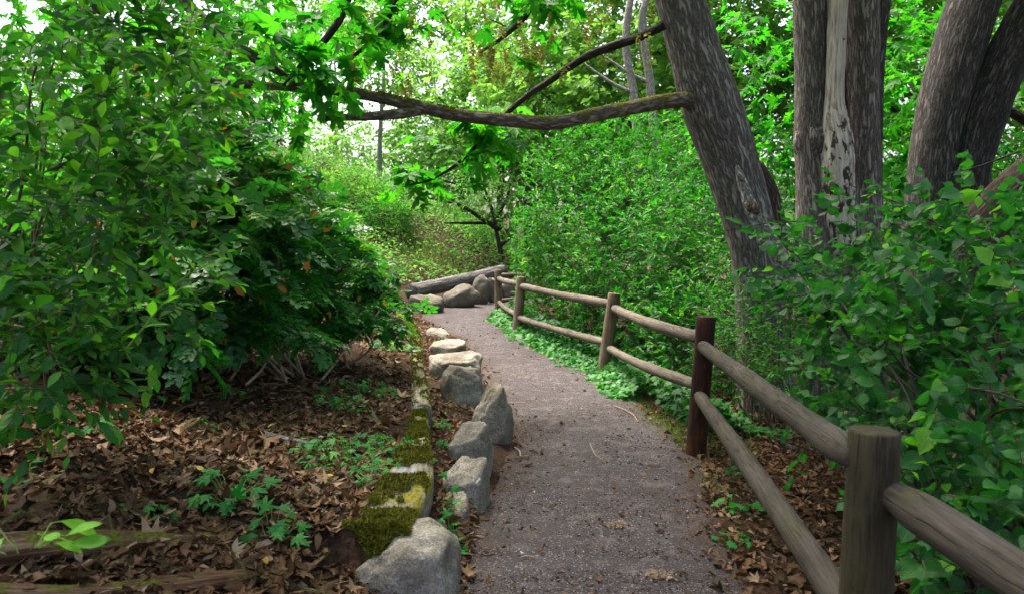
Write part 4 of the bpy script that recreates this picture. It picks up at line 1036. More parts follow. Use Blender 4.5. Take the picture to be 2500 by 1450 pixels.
for pts in ([(545, 210, 2.5), (470, 265, 2.45), (400, 345, 2.4), (350, 420, 2.45)], [(290, 0, 2.5), (296, 90, 2.5), (305, 180, 2.55), (322, 260, 2.6)], [(480, 0, 2.7), (460, 70, 2.7), (425, 140, 2.7), (380, 210, 2.75)],
            [(150, 310, 2.4), (80, 380, 2.4), (10, 470, 2.4), (-40, 560, 2.4)], [(530, 635, 2.6), (480, 660, 2.6), (430, 690, 2.6), (380, 720, 2.65)], [(440, 705, 2.1), (395, 745, 2.12), (350, 800, 2.15), (310, 850, 2.2)]):
    w3 = np.array([P(*q) for q in pts])
    V, F, tc = tube(w3, np.array([.0015, .002, .0025, .003]), 6, 0.03); mk('new_shoot', V, F, TWIGG, plum, tc=tc)
    q = smooth_path(w3, 0.05); q = q[:-1]; n = len(q)
    d = nrm(q[0] - q[-1]); sd_ = nrm(np.cross(d, UP)); sg = np.where(np.arange(n) % 2, 1, -1)[:, None]
    ld = nrm(d * .8 + sd_ * sg * .8 + rng.normal(size=(n, 3)) * .3); 
    leaves(plum, LV_PLUM, G['shoot'], q, frames(ld, nrm(UP + rng.normal(size=(n, 3)) * .5 - np.array([0, .5, 0]))), np.linspace(.05, .075, n), n, None)

# left middle: glossy holly-leaved shrub leaning over the bank
grape = empty('holly_leaved_shrub', (-2.2, 5.4, hgt(-2.2, 5.4)), 'glossy dark holly-leaved shrub spilling over the left bank', 'shrub')
EG = [E(670, 640, 5.8, .6, .6, .6), E(470, 560, 4.9, .75, .6, .8), E(850, 720, 6.7, .38, .5, .24), E(560, 470, 6.0, .6, .5, .5), E(300, 470, 5.4, .8, .6, .9), E(790, 750, 6.1, .4, .4, .22), E(550, 710, 5.0, .5, .5, .3), E(180, 620, 4.6, .6, .5, .6), E(250, 780, 4.4, .5, .4, .3), E(660, 520, 6.6, .4, .4, .35), E(920, 730, 7.4, .22, .4, .2)]
b, o = ell_points(EG, 820, 0.3)
def gkeep(p): return bank_keep(p) & (p[:, 0] < np.interp(p[:, 1], [0, 5, 7, 9], [-.75, -.8, -.92, -1.15]))
twigs(grape, b, o, 0.2, 5, 0.2, LV_GRAPE, G['grape'], TWIG, 300, 0.25, 0.5, 0.35, 0.9, gkeep, single_name='leaf', tr=0.003, tilt=0.4, coarse=LV_GRAPEC)
stems_to(grape, [np.array([-2.2, 5.2, 0]), np.array([-1.7, 5.6, 0]), np.array([-2.8, 4.8, 0]), np.array([-1.6, 6.3, 0])], b, 0.012, TWIGP, 30)
k = rng.integers(0, len(b), 290); bb = b[k] + o[k] * .14 + rng.normal(size=(290, 3)) * .1 + np.array([.06, -.18, 0]); bb = bb[gkeep(bb)]
n = len(bb); leaves(grape, LV_DEAD + LV_PLUM, G['rust'], bb, frames(nrm(rng.normal(size=(n, 3)) - UP * .5), rng.normal(size=(n, 3))), rng.uniform(.05, .10, n), n, None, 'withered_leaf')
sb, so_ = [], []
for pts in ([(820, 700, 6.6), (920, 715, 6.9), (1010, 742, 7.1)], [(760, 640, 6.2), (860, 630, 6.6), (950, 660, 6.9)], [(640, 520, 6.0), (740, 500, 6.4), (820, 520, 6.7)], [(560, 430, 5.8), (660, 400, 6.2), (760, 420, 6.6)], [(780, 760, 6.0), (880, 770, 6.3), (960, 800, 6.5)],
            [(600, 760, 4.9), (680, 790, 4.8), (760, 840, 4.8)], [(400, 740, 4.3), (450, 800, 4.1), (480, 870, 4.0)], [(700, 580, 5.9), (790, 560, 6.2), (870, 590, 6.4)], [(420, 360, 5.2), (520, 310, 5.4), (620, 320, 5.6)],
            ):
    w3 = np.array([P(*q) for q in pts]); V, F, tc = tube(w3, np.linspace(.008, .003, 3), 6, .05, True, .1); mk('spray_stem', V, F, TWIG, grape, tc=tc)
    q = smooth_path(w3, .07); sb.append(q + rng.normal(size=q.shape) * .03); so_.append(np.tile(nrm(w3[-1] - w3[0]), (len(q), 1)))
twigs(grape, np.vstack(sb), np.vstack(so_), .12, 3, .19, LV_GRAPE, G['grape'], TWIG, 0, .1, .4, .4, 1.0, bank_keep, tr=.002, tilt=.35, coarse=LV_GRAPE)
# bare arching twigs under it
for pts in ([(600, 940, 4.6), (640, 900, 4.7), (660, 850, 4.8), (640, 790, 5.0)], [(700, 935, 5.0), (670, 860, 5.0), (620, 820, 5.1), (560, 815, 5.2)], [(560, 930, 4.8), (590, 880, 4.9), (590, 820, 5.0), (540, 780, 5.1)],
            [(10, 790, 3.6), (60, 800, 3.6), (110, 812, 3.7)], [(220, 790, 3.2), (235, 700, 3.2), (252, 610, 3.2)], [(140, 800, 3.3), (165, 720, 3.3), (190, 650, 3.4)], [(290, 450, 3.0), (305, 390, 3.0), (325, 300, 3.0)], [(0, 690, 4.0), (60, 668, 4.0), (130, 672, 4.0), (160, 690, 4.0)]):
    w3 = np.array([P(*q) for q in pts]); V, F, tc = tube(w3, np.linspace(.011, .006, len(pts)), 7, 0.04, True, .15)
    mk('bare_stem', V, F, TWIGP if pts[0][1] > 900 else TWIG, grape, tc=tc)

# behind them: the tall thin crown at upper left with sky between its leaves
tall = empty('slender_tree', (-5.2, 8.5, hgt(-5.2, 8.5)), 'slender leafy tree at upper left with white sky between its leaves', 'tree')
q = np.array([(-5.2, 8.5, hgt(-5.2, 8.5) - .1), (-5.1, 8.4, 2.6), (-4.8, 8.2, 4.2), (-4.5, 8.0, 6.0), (-4.3, 7.8, 8.0)])
V, F, tc = tube(q, [.12, .10, .08, .06, .03], 16, .1, True, .06); mk('trunk', V, F, BARKD, tall, tc=tc)
crown(tall, [E(250, 60, 7, 1.6, .8, .8), E(60, 250, 7.5, 1.0, .9, 1.2), E(520, 110, 7.5, 1.1, .7, .7), E(760, 60, 8, .9, .7, .6), E(470, 330, 8, .9, .7, .5), E(180, 430, 8, 1.2, .8, .8), (-4.5, 7.5, 6.5, 2.5, 2, 1.2), E(620, 230, 8.5, .8, .7, .5)], 900, 0.12, 6, G['maple'], LV_MAPLEC, .3, .1, 300)

# middle right: two big fine-leaved shrubs behind the fence
bush1 = empty('fine_leaved_shrub', (1.9, 10.0, hgt(1.9, 10.0)), 'big fine-leaved green shrub behind the fence, beside the leaning maple', 'shrub')
EB = [E(1540, 640, 10.4, 1.25, 1.0, 1.2), E(1690, 640, 9.0, .75, .8, 1.1), E(1590, 830, 8.9, .8, .6, .45), E(1700, 830, 7.8, .6, .6, .55), E(1480, 760, 10.4, .9, .6, .55)]
b, o = ell_points(EB, 3400, 0.4)
twigs(bush1, b, o, 0.26, 9, 0.10, LV_LANCE, G['bush'], TWIG, 300, 0.5, 0.45, 0.2, 0.95, right_keep(.10), luv=False, tr=.002, whorl=True, tilt=.4, coarse=LV_FOLD)
stems_to(bush1, [np.array([1.9, 10.0, 0]), np.array([2.3, 9.2, 0]), np.array([1.5, 10.6, 0])], b, .016, TWIG, 24, sag=.1)
bush2 = empty('fine_leaved_shrub', (1.2, 12.8, hgt(1.2, 12.8)), 'tall yellow-green fine-leaved shrub where the fence turns away', 'shrub')
EB2 = [E(1400, 560, 12.4, 1.0, 1.1, 1.35), E(1330, 690, 13.2, .62, .8, .7), E(1460, 430, 12.6, 1.05, 1.0, .85), E(1300, 590, 13.6, .45, .6, .6), E(1590, 420, 12.2, .9, .9, .8), E(1360, 760, 12.2, .55, .5, .35)]
b, o = ell_points(EB2, 3300, 0.4)
twigs(bush2, b, o, 0.28, 9, 0.10, LV_LANCE, G['bush2'], TWIG, 300, 0.55, 0.45, 0.2, 0.95, right_keep(.05), luv=False, tr=.002, whorl=True, tilt=.4, coarse=LV_FOLD)
stems_to(bush2, [np.array([1.2, 12.8, 0]), np.array([1.5, 12.4, 0])], b, .014, TWIG, 20, sag=.1)
bush3 = empty('small_leaved_shrub', (2.3, 6.0, hgt(2.3, 6.0)), 'low small-leaved shrub behind the reddish post', 'shrub')
b, o = ell_points([E(1880, 800, 6.1, .6, .5, .45), E(1800, 880, 6.2, .5, .45, .35), E(1960, 860, 5.2, .5, .5, .4), E(1830, 640, 7.4, .5, .4, .3)], 900, .3)
twigs(bush3, b, o, .18, 8, .05, LV_LANCE + LV_PLUM[:1], G['bush'], TWIG, 300, .4, .5, .25, .95, right_keep(.12), luv=False, tr=.0018, coarse=LV_FOLD + LV_PLUMC[:1])
stems_to(bush3, [np.array([2.2, 6.0, 0])], b, .008, TWIG, 16)

# right: hazel with round toothed leaves
hazel = empty('hazel_shrub', (2.4, 3.6, hgt(2.4, 3.6)), 'leafy hazel shrub with round toothed leaves filling the right edge', 'shrub')
EH = [E(2230, 720, 4.3, .75, .6, .55), E(2360, 880, 3.3, .5, .6, .55), E(2030, 690, 5.0, .5, .5, .38), E(2420, 1130, 2.9, .4, .6, .45), E(2200, 930, 4.2, .65, .6, .45), E(2430, 600, 4.0, .6, .5, .4), E(2480, 1350, 2.6, .35, .5, .35), E(2300, 1080, 3.6, .4, .5, .4)]
b, o = ell_points(EH, 700, 0.3)
o = nrm(o + np.array([-.35, -.35, .1]))
twigs(hazel, b, o, .28, 7, .084, LV_HAZEL, G['hazel'], TWIG, 300, .25, .45, .3, .95, right_keep(.16), tr=.0025, tilt=.7, coarse=LV_HAZELC)
k = rng.integers(0, len(b), 60); bb = b[k] + o[k] * .2; bb = bb[right_keep(.16)(bb)]; n = len(bb)
leaves(hazel, LV_HAZEL, G['shoot'], bb, frames(nrm(rng.normal(size=(n, 3)) + np.array([-.5, -.5, .2])), nrm(UP + rng.normal(size=(n, 3)) * .6)), rng.uniform(.03, .06, n), n, None)
stems_to(hazel, [np.array([2.6, 3.4, 0]), np.array([2.3, 4.2, 0]), np.array([2.0, 2.9, 0])], b, .012, TWIGD, 26)
for pts in ([(2490, 370, 3.6), (2380, 410, 3.7), (2310, 425, 3.8)], [(2320, 565, 4.1), (2200, 500, 4.2), (2080, 455, 4.3)], [(2000, 540, 5.2), (1880, 545, 5.2), (1770, 565, 5.2)]):
    w3 = np.array([P(*q) for q in pts]); V, F, tc = tube(w3, [.006, .004, .002], 6, .05); mk('bare_stem', V, F, TWIGD, hazel, tc=tc)

# ------------------------------------------------------------------ ivy, herbs, grass
n = 9000
y = rng.uniform(5.6, 14.2, n); x = fence_x(y) + rng.normal(0.12, 0.3, n); x = np.maximum(x, fence_x(y) - .32 - .1 * np.sin(y * 3))
far_ = y > 7.2; kp = (x < fence_x(y) + 1.1) & (far_ | (x > fence_x(y) + .15)); x, y = x[kp], y[kp]
mound = .30 * np.exp(-((x - fence_x(y) - .25) / .3) ** 2) + .02
z = terrain(x, y) + mound * rng.random(len(x)) ** .6 + .01
n = len(x); d = nrm(np.column_stack([-np.abs(rng.normal(0.5, .5, n)), rng.normal(-.3, .5, n), rng.normal(-.2, .3, n)]))
V, F, T, U = leaf_geo(LV_IVY, np.column_stack([x, y, z]), frames(d, nrm(UP * .8 + np.array([-.5, -.4, 0]) + rng.normal(size=(n, 3)) * .3)), rng.uniform(.05, .10, n))
tag(mk('ivy', V, F, G['ivy'], None, tint=T), 'dense green ivy creeping along the foot of the fence', 'ivy', kind='stuff')

def herb(px_, py_, n, rad, hei, size, label, tm=LV_MAPLEC, mat='herb', name='herb_plant', group='low herbs in the leaf litter', pos=None):
    c = hit(px_, py_) if pos is None else pos
    root = empty(name, c, label, 'plant', group)
    a = rng.uniform(0, 6.28, n); r = rad * np.sqrt(rng.random(n)); z = hei * rng.uniform(.35, 1, n) * (1 - .4 * (r / rad) ** 2)
    tip = np.column_stack([c[0] + r * np.cos(a), c[1] + r * np.sin(a) * .8, z]); tip[:, 2] += np.maximum(terrain(tip[:, 0], tip[:, 1]), c[2] - .05)
    b0 = np.column_stack([c[0] + .3 * r * np.cos(a), c[1] + .3 * r * np.sin(a), np.full(n, c[2] - .01)])
    V, F = thin_tubes(b0, b0 * .4 + tip * .6 + UP * .02, tip, np.full(n, .0018), np.full(n, .0012)); mk('stems', V, F, TWIGG, root)
    ld = nrm(np.column_stack([np.cos(a), np.sin(a), rng.normal(-.15, .2, n)]) + rng.normal(size=(n, 3)) * .3)
    leaves(root, tm, G[mat], tip, frames(ld, nrm(UP + np.array([0, -.35, 0]) + rng.normal(size=(n, 3)) * .3)), size * rng.uniform(.6, 1.2, n), n, None)
    return root
for h in [(560, 1215, 26, .17, .13, .065, 'lobed-leaf herb right of the rotten log, in the middle of the litter'), (665, 1330, 14, .12, .16, .07, 'single-stalked lobed herb near the bottom, left of the mossy timber'),
          (850, 1150, 70, .30, .16, .05, 'bushy fine-leaved herb patch against the timber'), (960, 1120, 50, .22, .14, .045, 'fine-leaved herb leaning over the timber top'),
          (370, 1270, 12, .10, .07, .06, 'small dark ivy sprig left of the lobed herb'), (235, 1060, 8, .09, .08, .05, 'small pale seedling on the bare soil'), (485, 1050, 9, .09, .08, .05, 'little seedling above the moss patch in the litter'),
          (545, 975, 12, .12, .10, .05, 'small lobed seedling below the holly-leaved shrub'), (60, 1185, 9, .12, .06, .065, 'ivy sprig at the left edge above the rotten logs'), (900, 960, 40, .25, .12, .045, 'herb patch beside the timber below the holly-leaved shrub'),
          (840, 1000, 30, .2, .14, .05, 'leafy seedling clump under the right tip of the holly-leaved shrub'), (960, 855, 60, .32, .12, .06, 'bright herb patch behind the far timber'), (930, 800, 40, .4, .12, .06, 'sunlit herbs by the far end of the timbers'),
          (1110, 1110, 16, .09, .12, .06, 'leafy sprig growing between timber and rounded boulder'), (1070, 1050, 10, .08, .1, .055, 'seedling in the gap behind the tall pointed boulder'), (1105, 1340, 10, .06, .14, .05, 'dark sprig at the foot of the big flat boulder'),
          (1100, 1290, 8, .05, .28, .05, 'slender green stalk rising beside the blocky boulder'), (1080, 850, 14, .12, .12, .06, 'sprig behind the smooth cream boulder'), (1130, 735, 30, .3, .12, .08, 'weeds among the far stone row'), (1080, 700, 36, .4, .2, .09, 'weeds between the far log and the stones')]:
    herb(*h)
herb(50, 1320, 9, .14, .16, .095, 'bright broad-leaved seedling in the bottom left corner', LV_PLUM, 'shoot', 'seedling', pos=P(60, 1330, 1.75))
for h in [(1800, 1245, 12, .12, .09, .05, 'small weed on the litter between path and lower rail'), (1790, 1330, 12, .12, .06, .045, 'pale weed low beside the path near the bottom'), (1820, 1170, 14, .12, .08, .05, 'round-leaved weed by the lower rail'), (1900, 1080, 24, .2, .12, .05, 'feathery weeds beside the grey dead branch'),
          (1880, 1260, 10, .1, .1, .06, 'leafy sprig under the lower rail')]:
    herb(*h, tm=LV_IVY, group='weeds under the fence')
def grass(px_, py_, n, rx, ry, h_, label):
    c = hit(px_, py_); p = np.column_stack([c[0] + rng.normal(0, rx, n), c[1] + rng.normal(0, ry, n), np.zeros(n)]); p[:, 2] = terrain(p[:, 0], p[:, 1])
    p[:, 2] = np.maximum(p[:, 2], path_z(p[:, 1]))
    d = nrm(UP * .8 + rng.normal(size=(n, 3)) * .6); d[:, 2] = abs(d[:, 2])
    V, F, T, U = leaf_geo([(np.array([(0, -.05, 0), (0, .05, 0), (.55, .04, .05), (1, 0, -.1)]), np.array([(0, 1, 2), (0, 2, 3)]), np.zeros((4, 3)))], p, frames(d, rng.normal(size=(n, 3))), h_ * rng.uniform(.4, 1.2, n))
    tag(mk('grass_patch', V, F, G['grass'], None, tint=T), label, 'grass', kind='stuff')
grass(1640, 1040, 1500, .10, .35, .05, 'patch of short yellow-green grass at the path edge left of the reddish post')
grass(1560, 975, 900, .12, .3, .04, 'thin grass strip along the path edge below the middle rail')
grass(1770, 1080, 700, .10, .2, .05, 'mossy grass right of the foot of the reddish post')
grass(1740, 1180, 500, .06, .3, .035, 'sparse grass along the path edge near the lower rail')

grass(1045, 625, 1500, .6, .6, .16, 'dry tan grass on the bare patch of the hillside')
# ------------------------------------------------------------------ hillside undergrowth and background trees
n = 17500
x = rng.uniform(-13, 6, n); y = rng.uniform(11.0, 32, n)
zt, e, left = terrain(x, y, True)
px_, py_, f = project(np.column_stack([x, y, zt]))
bare = np.exp(-(((px_ - 1045) / 60) ** 2 + ((py_ - 610) / 45) ** 2)) + np.exp(-(((px_ - 1085) / 50) ** 2 + ((py_ - 655) / 25) ** 2)) * .7
kp = ((left & (e > 1.0)) | (~left & (e > .3) & (y > 17))) & (rng.random(n) > bare * .8); x, y, zt = x[kp], y[kp], zt[kp]
n = len(x); hh = .18 + .35 * np.clip(fbm(np.column_stack([x * .6, y * .6, x * 0]), 3) + .3, 0, 1.4)
b = np.column_stack([x, y, zt]); b2 = b + UP * (hh * rng.uniform(.3, 1, n))[:, None]
def hk(p): return p[:, 2] > terrain(p[:, 0], p[:, 1])
d = nrm(rng.normal(size=(n, 3)) * [1, 1, .3] + UP * .6); t = 7
pos = (b2[:, None] + rng.normal(size=(n, t, 3)) * np.array([.16, .16, .10])).reshape(-1, 3); m_ = len(pos)
ld = nrm(rng.normal(size=(m_, 3)) * [1, 1, .35]); pos = pos[:]
V, F, T, U = leaf_geo(LV_FOLD + LV_FAR[:1], pos, frames(ld, nrm(UP + np.array([.2, -.4, 0]) + rng.normal(size=(m_, 3)) * .4)), rng.uniform(.06, .15, m_))
tag(mk('undergrowth', V, F, G['hill'], None, tint=T), 'bright green undergrowth covering the hillside beyond the bend', 'undergrowth', kind='stuff')
def hill_shrub(x, y, Z, rx, ry, rz, n, label, mat='hill', size=.13):
    c = P(x, y, Z); root = empty('hillside_shrub', (c[0], c[1], hgt(c[0], c[1])), label, 'shrub', 'shrubs on the hillside')
    b, o = ell_points([(*c, rx, ry, rz)], n, .4)
    twigs(root, b, o, .3, 8, size, LV_FOLD, G[mat], TWIG, 0, .5, .5, .2, .9, hk, luv=False, tr=.003)
    stems_to(root, [np.array([c[0], c[1], 0])], b, .015, TWIG, 4)
hill_shrub(860, 490, 21, 1.5, 1.2, .8, 650, 'dense shrub on the hill crest, left of the thin bare trunk')
hill_shrub(740, 480, 19, 1.1, 1.0, .7, 450, 'shrub at the left end of the hillside above the holly-leaved shrub')
hill_shrub(950, 530, 19.5, .8, .8, .5, 360, 'rounded shrub on the slope above the bare earth', 'bush2')
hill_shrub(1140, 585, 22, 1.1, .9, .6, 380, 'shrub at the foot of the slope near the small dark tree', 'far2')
hill_shrub(860, 640, 15.5, .6, .6, .3, 220, 'low shrub on the near slope above the log', 'hill')
hill_shrub(790, 570, 15.5, .7, .7, .4, 260, 'leafy shrub on the near slope, behind the holly-leaved shrub', 'hill')
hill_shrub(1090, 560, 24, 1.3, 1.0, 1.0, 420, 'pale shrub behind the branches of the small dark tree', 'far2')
sm = empty('small_dark_tree', P(1222, 625, 20), 'small dark-branched tree at the bend with pale leaves', 'tree')
stem(sm, [(1228, 668, 20, 9), (1222, 615, 20, 7), (1214, 575, 20, 5.5), (1206, 530, 20, 4.5), (1190, 480, 20, 3.5), (1170, 430, 20, 2)], BARKD, 'trunk', 12, .15, .1, 81.0)
for pts in ([(1214, 560, 20, 6), (1170, 530, 19.6, 5), (1120, 500, 19.2, 4), (1050, 485, 19, 2)], [(1210, 545, 20, 5), (1150, 545, 19.7, 4), (1085, 545, 19.4, 2)], [(1212, 530, 20, 5), (1235, 490, 20, 4), (1250, 440, 20, 2)], [(1195, 490, 20, 4), (1140, 460, 19.6, 3), (1080, 440, 19.4, 2)], [(1222, 600, 20, 6), (1250, 575, 20, 4), (1262, 550, 20, 2)]):
    stem(sm, pts, BARKD, 'branch', 7, .1, .12, 83.0)
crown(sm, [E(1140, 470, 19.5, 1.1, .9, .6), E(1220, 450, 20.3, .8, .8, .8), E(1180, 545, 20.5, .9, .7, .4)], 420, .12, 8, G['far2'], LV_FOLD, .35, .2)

def far_tree(xp, Z, h_, ells, n, label, mat='far', bark=BARKB, size=.24, tr=.16, lean_=0.0):
    base = P(xp, 629, Z); gz = hgt(base[0], base[1]); base[2] = gz
    root = empty('background_tree', base, label, 'tree', 'trees beyond the bend')
    q = np.array([base - UP * .3, base + UP * h_ * .3 + [lean_ * .3, 0, 0], base + UP * h_ * .65 + [lean_ * .7 + .2, 0, 0], base + UP * h_ + [lean_, 0, 0]])
    V, F, tc = tube(q, [tr, tr * .8, tr * .5, tr * .15], 14, .4, True, .06); mk('trunk', V, F, bark, root, tc=tc)
    for k in range(7):
        t = rng.uniform(.3, .9); s_ = q[0] + (q[-1] - q[0]) * t; a = rng.uniform(0, 6.28); L = h_ * .28 * (1.1 - t)
        e_ = s_ + np.array([math.cos(a) * L, math.sin(a) * L, L * .6]); V, F, tc = tube([s_, (s_ + e_) / 2 + UP * .1, e_], [tr * .35, tr * .22, tr * .06], 7, .4); mk('limb', V, F, bark, root, tc=tc)
    b, o = ell_points([(base[0] + dx, base[1] + dy, gz + dz, rx, ry, rz) for dx, dy, dz, rx, ry, rz in ells], n, .5)
    # clumps: keep points where a coarse noise is high, so that light shows through
    kp = fbm(b * .9 + Z, 2) > -.35; b, o = b[kp], o[kp]
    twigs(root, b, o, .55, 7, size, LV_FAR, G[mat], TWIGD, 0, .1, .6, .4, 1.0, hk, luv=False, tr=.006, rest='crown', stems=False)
    return root
TALL = [(0, 0, 9, 3.2, 3, 4), (-1.8, 0, 6, 2.2, 2, 2), (1.8, -.5, 5.5, 2.2, 2, 2.2), (0, 0, 13, 2.4, 2.4, 2.5)]
LOWT = [(0, 0, 3.2, 2.4, 2, 2.2), (-1.5, 0, 4.5, 1.8, 1.8, 1.8), (1.5, 0, 5, 1.9, 1.8, 2), (0, 0, 6.5, 1.8, 1.8, 1.5)]
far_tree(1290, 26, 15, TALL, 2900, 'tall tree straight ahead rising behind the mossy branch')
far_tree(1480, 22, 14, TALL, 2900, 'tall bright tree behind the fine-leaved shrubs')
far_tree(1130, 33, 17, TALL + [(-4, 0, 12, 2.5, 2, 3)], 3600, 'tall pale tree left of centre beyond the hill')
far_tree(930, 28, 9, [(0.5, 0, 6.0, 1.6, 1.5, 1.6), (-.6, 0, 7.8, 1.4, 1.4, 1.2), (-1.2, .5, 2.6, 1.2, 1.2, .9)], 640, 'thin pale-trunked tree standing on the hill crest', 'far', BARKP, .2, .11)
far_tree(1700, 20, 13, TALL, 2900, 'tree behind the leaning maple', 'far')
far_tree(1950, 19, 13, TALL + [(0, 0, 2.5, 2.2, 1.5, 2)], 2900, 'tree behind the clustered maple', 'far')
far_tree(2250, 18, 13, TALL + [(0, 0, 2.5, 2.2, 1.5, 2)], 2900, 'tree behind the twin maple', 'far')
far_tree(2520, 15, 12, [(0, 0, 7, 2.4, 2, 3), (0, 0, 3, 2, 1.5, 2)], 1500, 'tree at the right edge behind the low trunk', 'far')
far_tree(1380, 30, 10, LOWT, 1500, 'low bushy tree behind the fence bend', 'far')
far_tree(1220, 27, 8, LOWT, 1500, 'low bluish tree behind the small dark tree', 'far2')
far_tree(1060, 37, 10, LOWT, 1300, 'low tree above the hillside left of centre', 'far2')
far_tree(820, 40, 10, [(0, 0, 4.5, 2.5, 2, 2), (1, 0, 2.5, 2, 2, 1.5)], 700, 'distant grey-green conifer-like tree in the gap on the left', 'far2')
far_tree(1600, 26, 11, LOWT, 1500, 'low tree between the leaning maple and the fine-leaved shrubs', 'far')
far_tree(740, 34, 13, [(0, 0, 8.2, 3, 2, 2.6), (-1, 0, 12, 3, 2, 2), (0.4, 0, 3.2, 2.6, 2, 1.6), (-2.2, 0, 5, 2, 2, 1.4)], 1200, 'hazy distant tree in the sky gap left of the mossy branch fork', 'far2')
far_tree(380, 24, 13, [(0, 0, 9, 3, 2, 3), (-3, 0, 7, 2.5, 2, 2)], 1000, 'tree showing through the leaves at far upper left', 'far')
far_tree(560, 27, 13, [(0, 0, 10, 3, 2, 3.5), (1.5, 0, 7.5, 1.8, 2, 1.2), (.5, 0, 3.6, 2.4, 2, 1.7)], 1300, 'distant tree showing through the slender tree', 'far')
for x, y, Z, rx, ry, rz, n, lab in ((1790, 560, 13.5, 1.3, 1.0, 1.3, 700, 'thicket shrub glimpsed left of the clustered maple'), (1930, 640, 12.5, 1.0, .9, 1.0, 500, 'thicket shrub behind the foot of the clustered maple'),
                                    (2170, 600, 13, 1.2, 1.0, 1.4, 650, 'thicket shrub between clustered and twin maples'), (2430, 480, 12.5, 1.4, 1.0, 1.5, 650, 'thicket shrub behind the twin maple at right'), (1680, 480, 15, 1.4, 1.0, 1.5, 650, 'thicket shrub with yellowing leaves behind the leaning maple')):
    hill_shrub(x, y, Z, rx, ry, rz, n, lab, 'bush', .12)
for a, lab in (((1548, 240, 110), 'pale bare stem behind the mossy branch, nearest the leaning maple'), ((1588, 215, 60), 'second pale bare stem beside the leaning maple')):
    root = empty('pale_bare_tree', P(a[0], 629, 15), lab, 'tree', 'pale bare stems')
    root.location.z = hgt(root.location.x, root.location.y)
    stem(root, [(a[0] + 20, 760, 15, 14), (a[0] + 12, 420, 15, 12), (a[0], a[1], 15, 11), (a[0] - 20, a[2], 15, 9), (a[0] - 5, -20, 15, 8), (a[0] + 30, -200, 15, 6)], BARKP, 'trunk', 12, .08, .1, 91.0)
    stem(root, [(a[0], a[1] - 10, 15, 5), (a[0] - 60, a[1] - 40, 15, 4), (a[0] - 130, a[1] - 90, 15, 2)], BARKP, 'branch', 6, .08, .1, 93.0)

# ------------------------------------------------------------------ fallen leaves, twigs
def litter(n, x0, x1, y0, y1, pw_, cond):
    y = y0 + (y1 - y0) * rng.random(n) ** pw_; x = rng.uniform(x0, x1, n)
    zt, e, left = terrain(x, y, True); zt = np.where(e < .05, np.maximum(zt, path_z(y) + .012), zt)
    k = cond(x, y, e, left); return np.column_stack([x, y, zt])[k]
def leaf_pose(p, lift=.02):
    n = len(p); q = p.copy(); q[:, 2] += .004 + lift * rng.random(n)
    return q, frames(nrm(rng.normal(size=(n, 3)) * [1, 1, .22]), nrm(UP + rng.normal(size=(n, 3)) * .38))
clear = lambda x, y: fbm(np.column_stack([x * 1.1, y * 1.1, x * 0 + 8]), 2) > -.75
pl = litter(29000, -5.5, -.2, 1.5, 13, 1.5, lambda x, y, e, l: l & (x > -.78 * y - .4) & (e > -.16 * rng.random(len(x)) ** 2) & clear(x, y) & off_timber(x, y))
pr = litter(12000, .8, 3.4, 1.3, 7.5, 1.2, lambda x, y, e, l: (~l) & (e > .08 - .22 * rng.random(len(x)) ** 2) & (e < 2.0))
p2_ = litter(7000, -2.4, -.2, 1.4, 3.9, 1.0, lambda x, y, e, l: l & (x > -.78 * y - .2) & (e > -.12 * rng.random(len(x)) ** 2) & off_timber(x, y))
pl = np.vstack([pl, p2_])
def fallen(name, pts, mat, count, label, group, size=(.025, .078), tm=LV_DEAD):
    q, R = leaf_pose(pts); n = len(q); sz = rng.uniform(*size, n) 
    x, y, f = project(q); ok = (x > 10) & (x < 2490) & (y > 10) & (y < 1440)
    sc = np.where(ok, sz / f, 0); idx = np.argsort(-sc)[:count]
    ms = [mesh_data(name, v, fc, mat, luv=uv) for v, fc, uv in tm]
    for k in idx:
        if sc[k] <= 0: continue
        o = bpy.data.objects.new(name, ms[int(rng.integers(0, len(ms)))]); Rm = R[k].T * sz[k]
        o.matrix_basis = Matrix(((*Rm[0], q[k, 0]), (*Rm[1], q[k, 1]), (*Rm[2], q[k, 2]), (0, 0, 0, 1)))
        tag(o, label, 'leaf', group); COL.objects.link(o)
    kp = np.ones(n, bool); kp[idx] = False
    return q[kp], R[kp], sz[kp]
a1 = fallen('fallen_leaf', pl, G['dead'], 200, 'brown withered leaf in the litter of the left bank', 'brown fallen leaves on the left bank')
bigp = litter(550, -3.2, -.3, 1.8, 7.5, 1.2, lambda x, y, e, l: l & (x > -.78 * y - .2) & (e > .1) & (abs(x - tcx(y)) > thw(y) + .05)); qb_, Rb_ = leaf_pose(bigp, .035); szb_ = rng.uniform(.08, .14, len(bigp))
V, F, T, U = leaf_geo(LV_DEAD[:1] + [fan_leaf(MC, .22, .2, .1, 31), fan_leaf(MH, .22, -.4, .6, 12)], qb_, Rb_, szb_)
tag(mk('maple_leaf_litter', V, F, G['dead'], None, tint=T, luv=U), 'large curled brown maple leaves strewn on the left bank', 'leaf litter', kind='stuff')
a2 = fallen('fallen_leaf', pr, G['dead'], 100, 'brown withered leaf in the litter below the fence', 'brown fallen leaves below the fence')
q, R, sz = [np.concatenate(v) for v in zip(a1, a2)]
V, F, T, U = leaf_geo(LV_DEADC, q, R, sz)
tag(mk('leaf_litter', V, F, G['dead'], None, tint=T, luv=U), 'thick carpet of brown dead leaves on bank and verge', 'leaf litter', kind='stuff')
yl = litter(60, -3, -.5, 1.8, 6, 1.2, lambda x, y, e, l: l & (e > .3)); yl[:, 2] += .02
fallen('yellow_leaf', yl, G['yellow'], 60, 'yellow fallen leaf lying on the brown litter', 'yellow fallen leaves', (.03, .06), LV_PLUM)
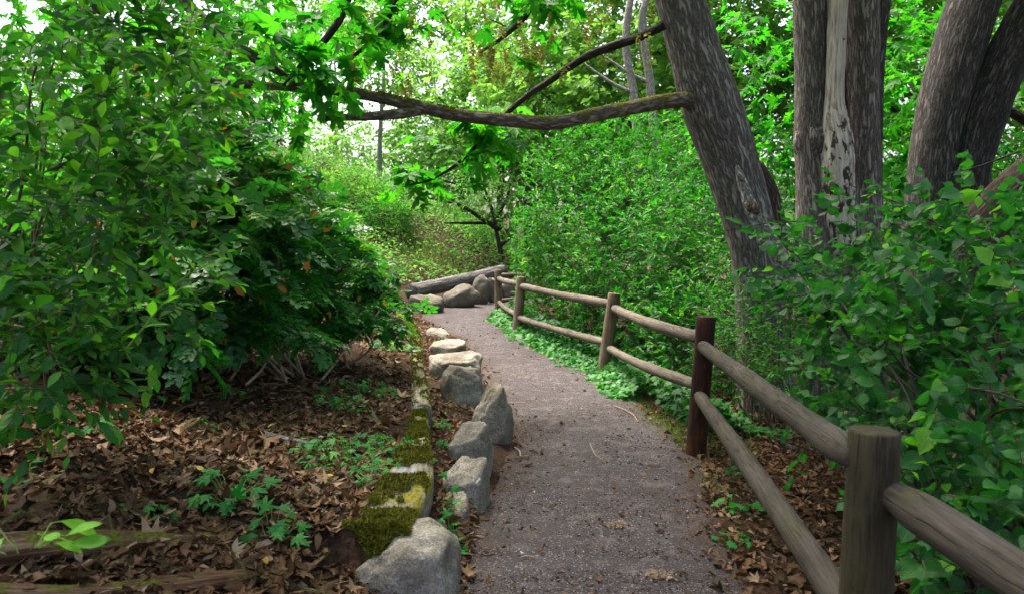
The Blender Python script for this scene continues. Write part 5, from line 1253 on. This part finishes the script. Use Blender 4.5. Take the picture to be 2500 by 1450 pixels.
pb, ub = path_pt(5200, 2.6, 13, 1.0, 1.6); pb = pb[rng.random(len(ub)) < .12 + .9 * abs(ub) ** 4]; n = len(pb); pb[:, 2] += .005
V, F, T, U = leaf_geo(LV_DEAD, pb, frames(nrm(rng.normal(size=(n, 3)) * [1, 1, .15]), nrm(UP + rng.normal(size=(n, 3)) * .3)), rng.gamma(2.5, .007, n) + .006)
tag(mk('path_debris', V, F, G['dead'], None, tint=T, luv=U), 'crumbled leaf bits drifted along the edges of the gravel', 'debris', kind='stuff')
pq, _ = path_pt(70, 2.9, 12, .95, 1.5)
fallen('path_leaf', pq, G['dead'], 70, 'dry leaf scrap lying on the gravel path', 'leaf scraps on the path', (.015, .04))
n = 420; tp = np.vstack([pl[rng.integers(0, len(pl), 300)], pr[rng.integers(0, len(pr), 120)]]); tp[:, 2] += .02
d = nrm(rng.normal(size=(n, 3)) * [1, 1, .12]); L = rng.uniform(.04, .16, n)[:, None]
V, F = thin_tubes(tp, tp + d * L * .5 + rng.normal(size=(n, 3)) * .008, tp + d * L, np.full(n, .0022), np.full(n, .001))
tag(mk('twig_litter', V, F, TWIGP, None), 'thin dry twigs scattered through the leaf litter', 'twigs', kind='stuff')
for pts, lab in (([(1498, 1003), (1520, 1012), (1545, 1026), (1556, 1042)], 'curved thin twig on the gravel right of the pointed boulder'), ([(1255, 1105), (1268, 1118), (1272, 1130), (1290, 1128)], 'hooked twig on the gravel by the pointed boulder'),
                 ([(1175, 1378), (1190, 1382), (1208, 1380)], 'short dark stick at the path edge near the flat boulder'), ([(1240, 995), (1262, 997), (1285, 996)], 'straight twig on the gravel behind the pointed boulder'),
                 ([(1440, 1100), (1452, 1125), (1470, 1140)], 'tiny bent twig in the middle of the path'), ([(1270, 1390), (1285, 1385), (1305, 1388)], 'thin twig near the bottom of the path')):
    w3 = np.array([hit(*q) for q in pts]); w3[:, 2] = path_z(w3[:, 1]) + .034
    V, F, tc = tube(w3, .004, 6, .02, True, .2); tag(mk('fallen_twig', V, F, TWIGP if 'dark' not in lab else TWIGD, None, tc=tc), lab, 'twig', 'twigs on the path')
for x, y, s_, lab in ((1507, 1302, .05, 'tuft of tan moss on the path, the upper of two'), (1608, 1432, .045, 'tuft of tan moss at the bottom edge of the path')):
    c = hit(x, y); c[2] = .03; n = 500; p = c + rng.normal(size=(n, 3)) * [s_ * .6, s_ * .4, .005]; p[:, 2] = abs(p[:, 2] - .03) + .026
    V, F, T, U = leaf_geo(LV_FAR, p, frames(nrm(rng.normal(size=(n, 3)) * [1, 1, .4]), rng.normal(size=(n, 3))), rng.uniform(.008, .02, n))
    tag(mk('moss_tuft', V, F, G['yellow'] if False else TWIGP, None, tint=T), lab, 'moss')
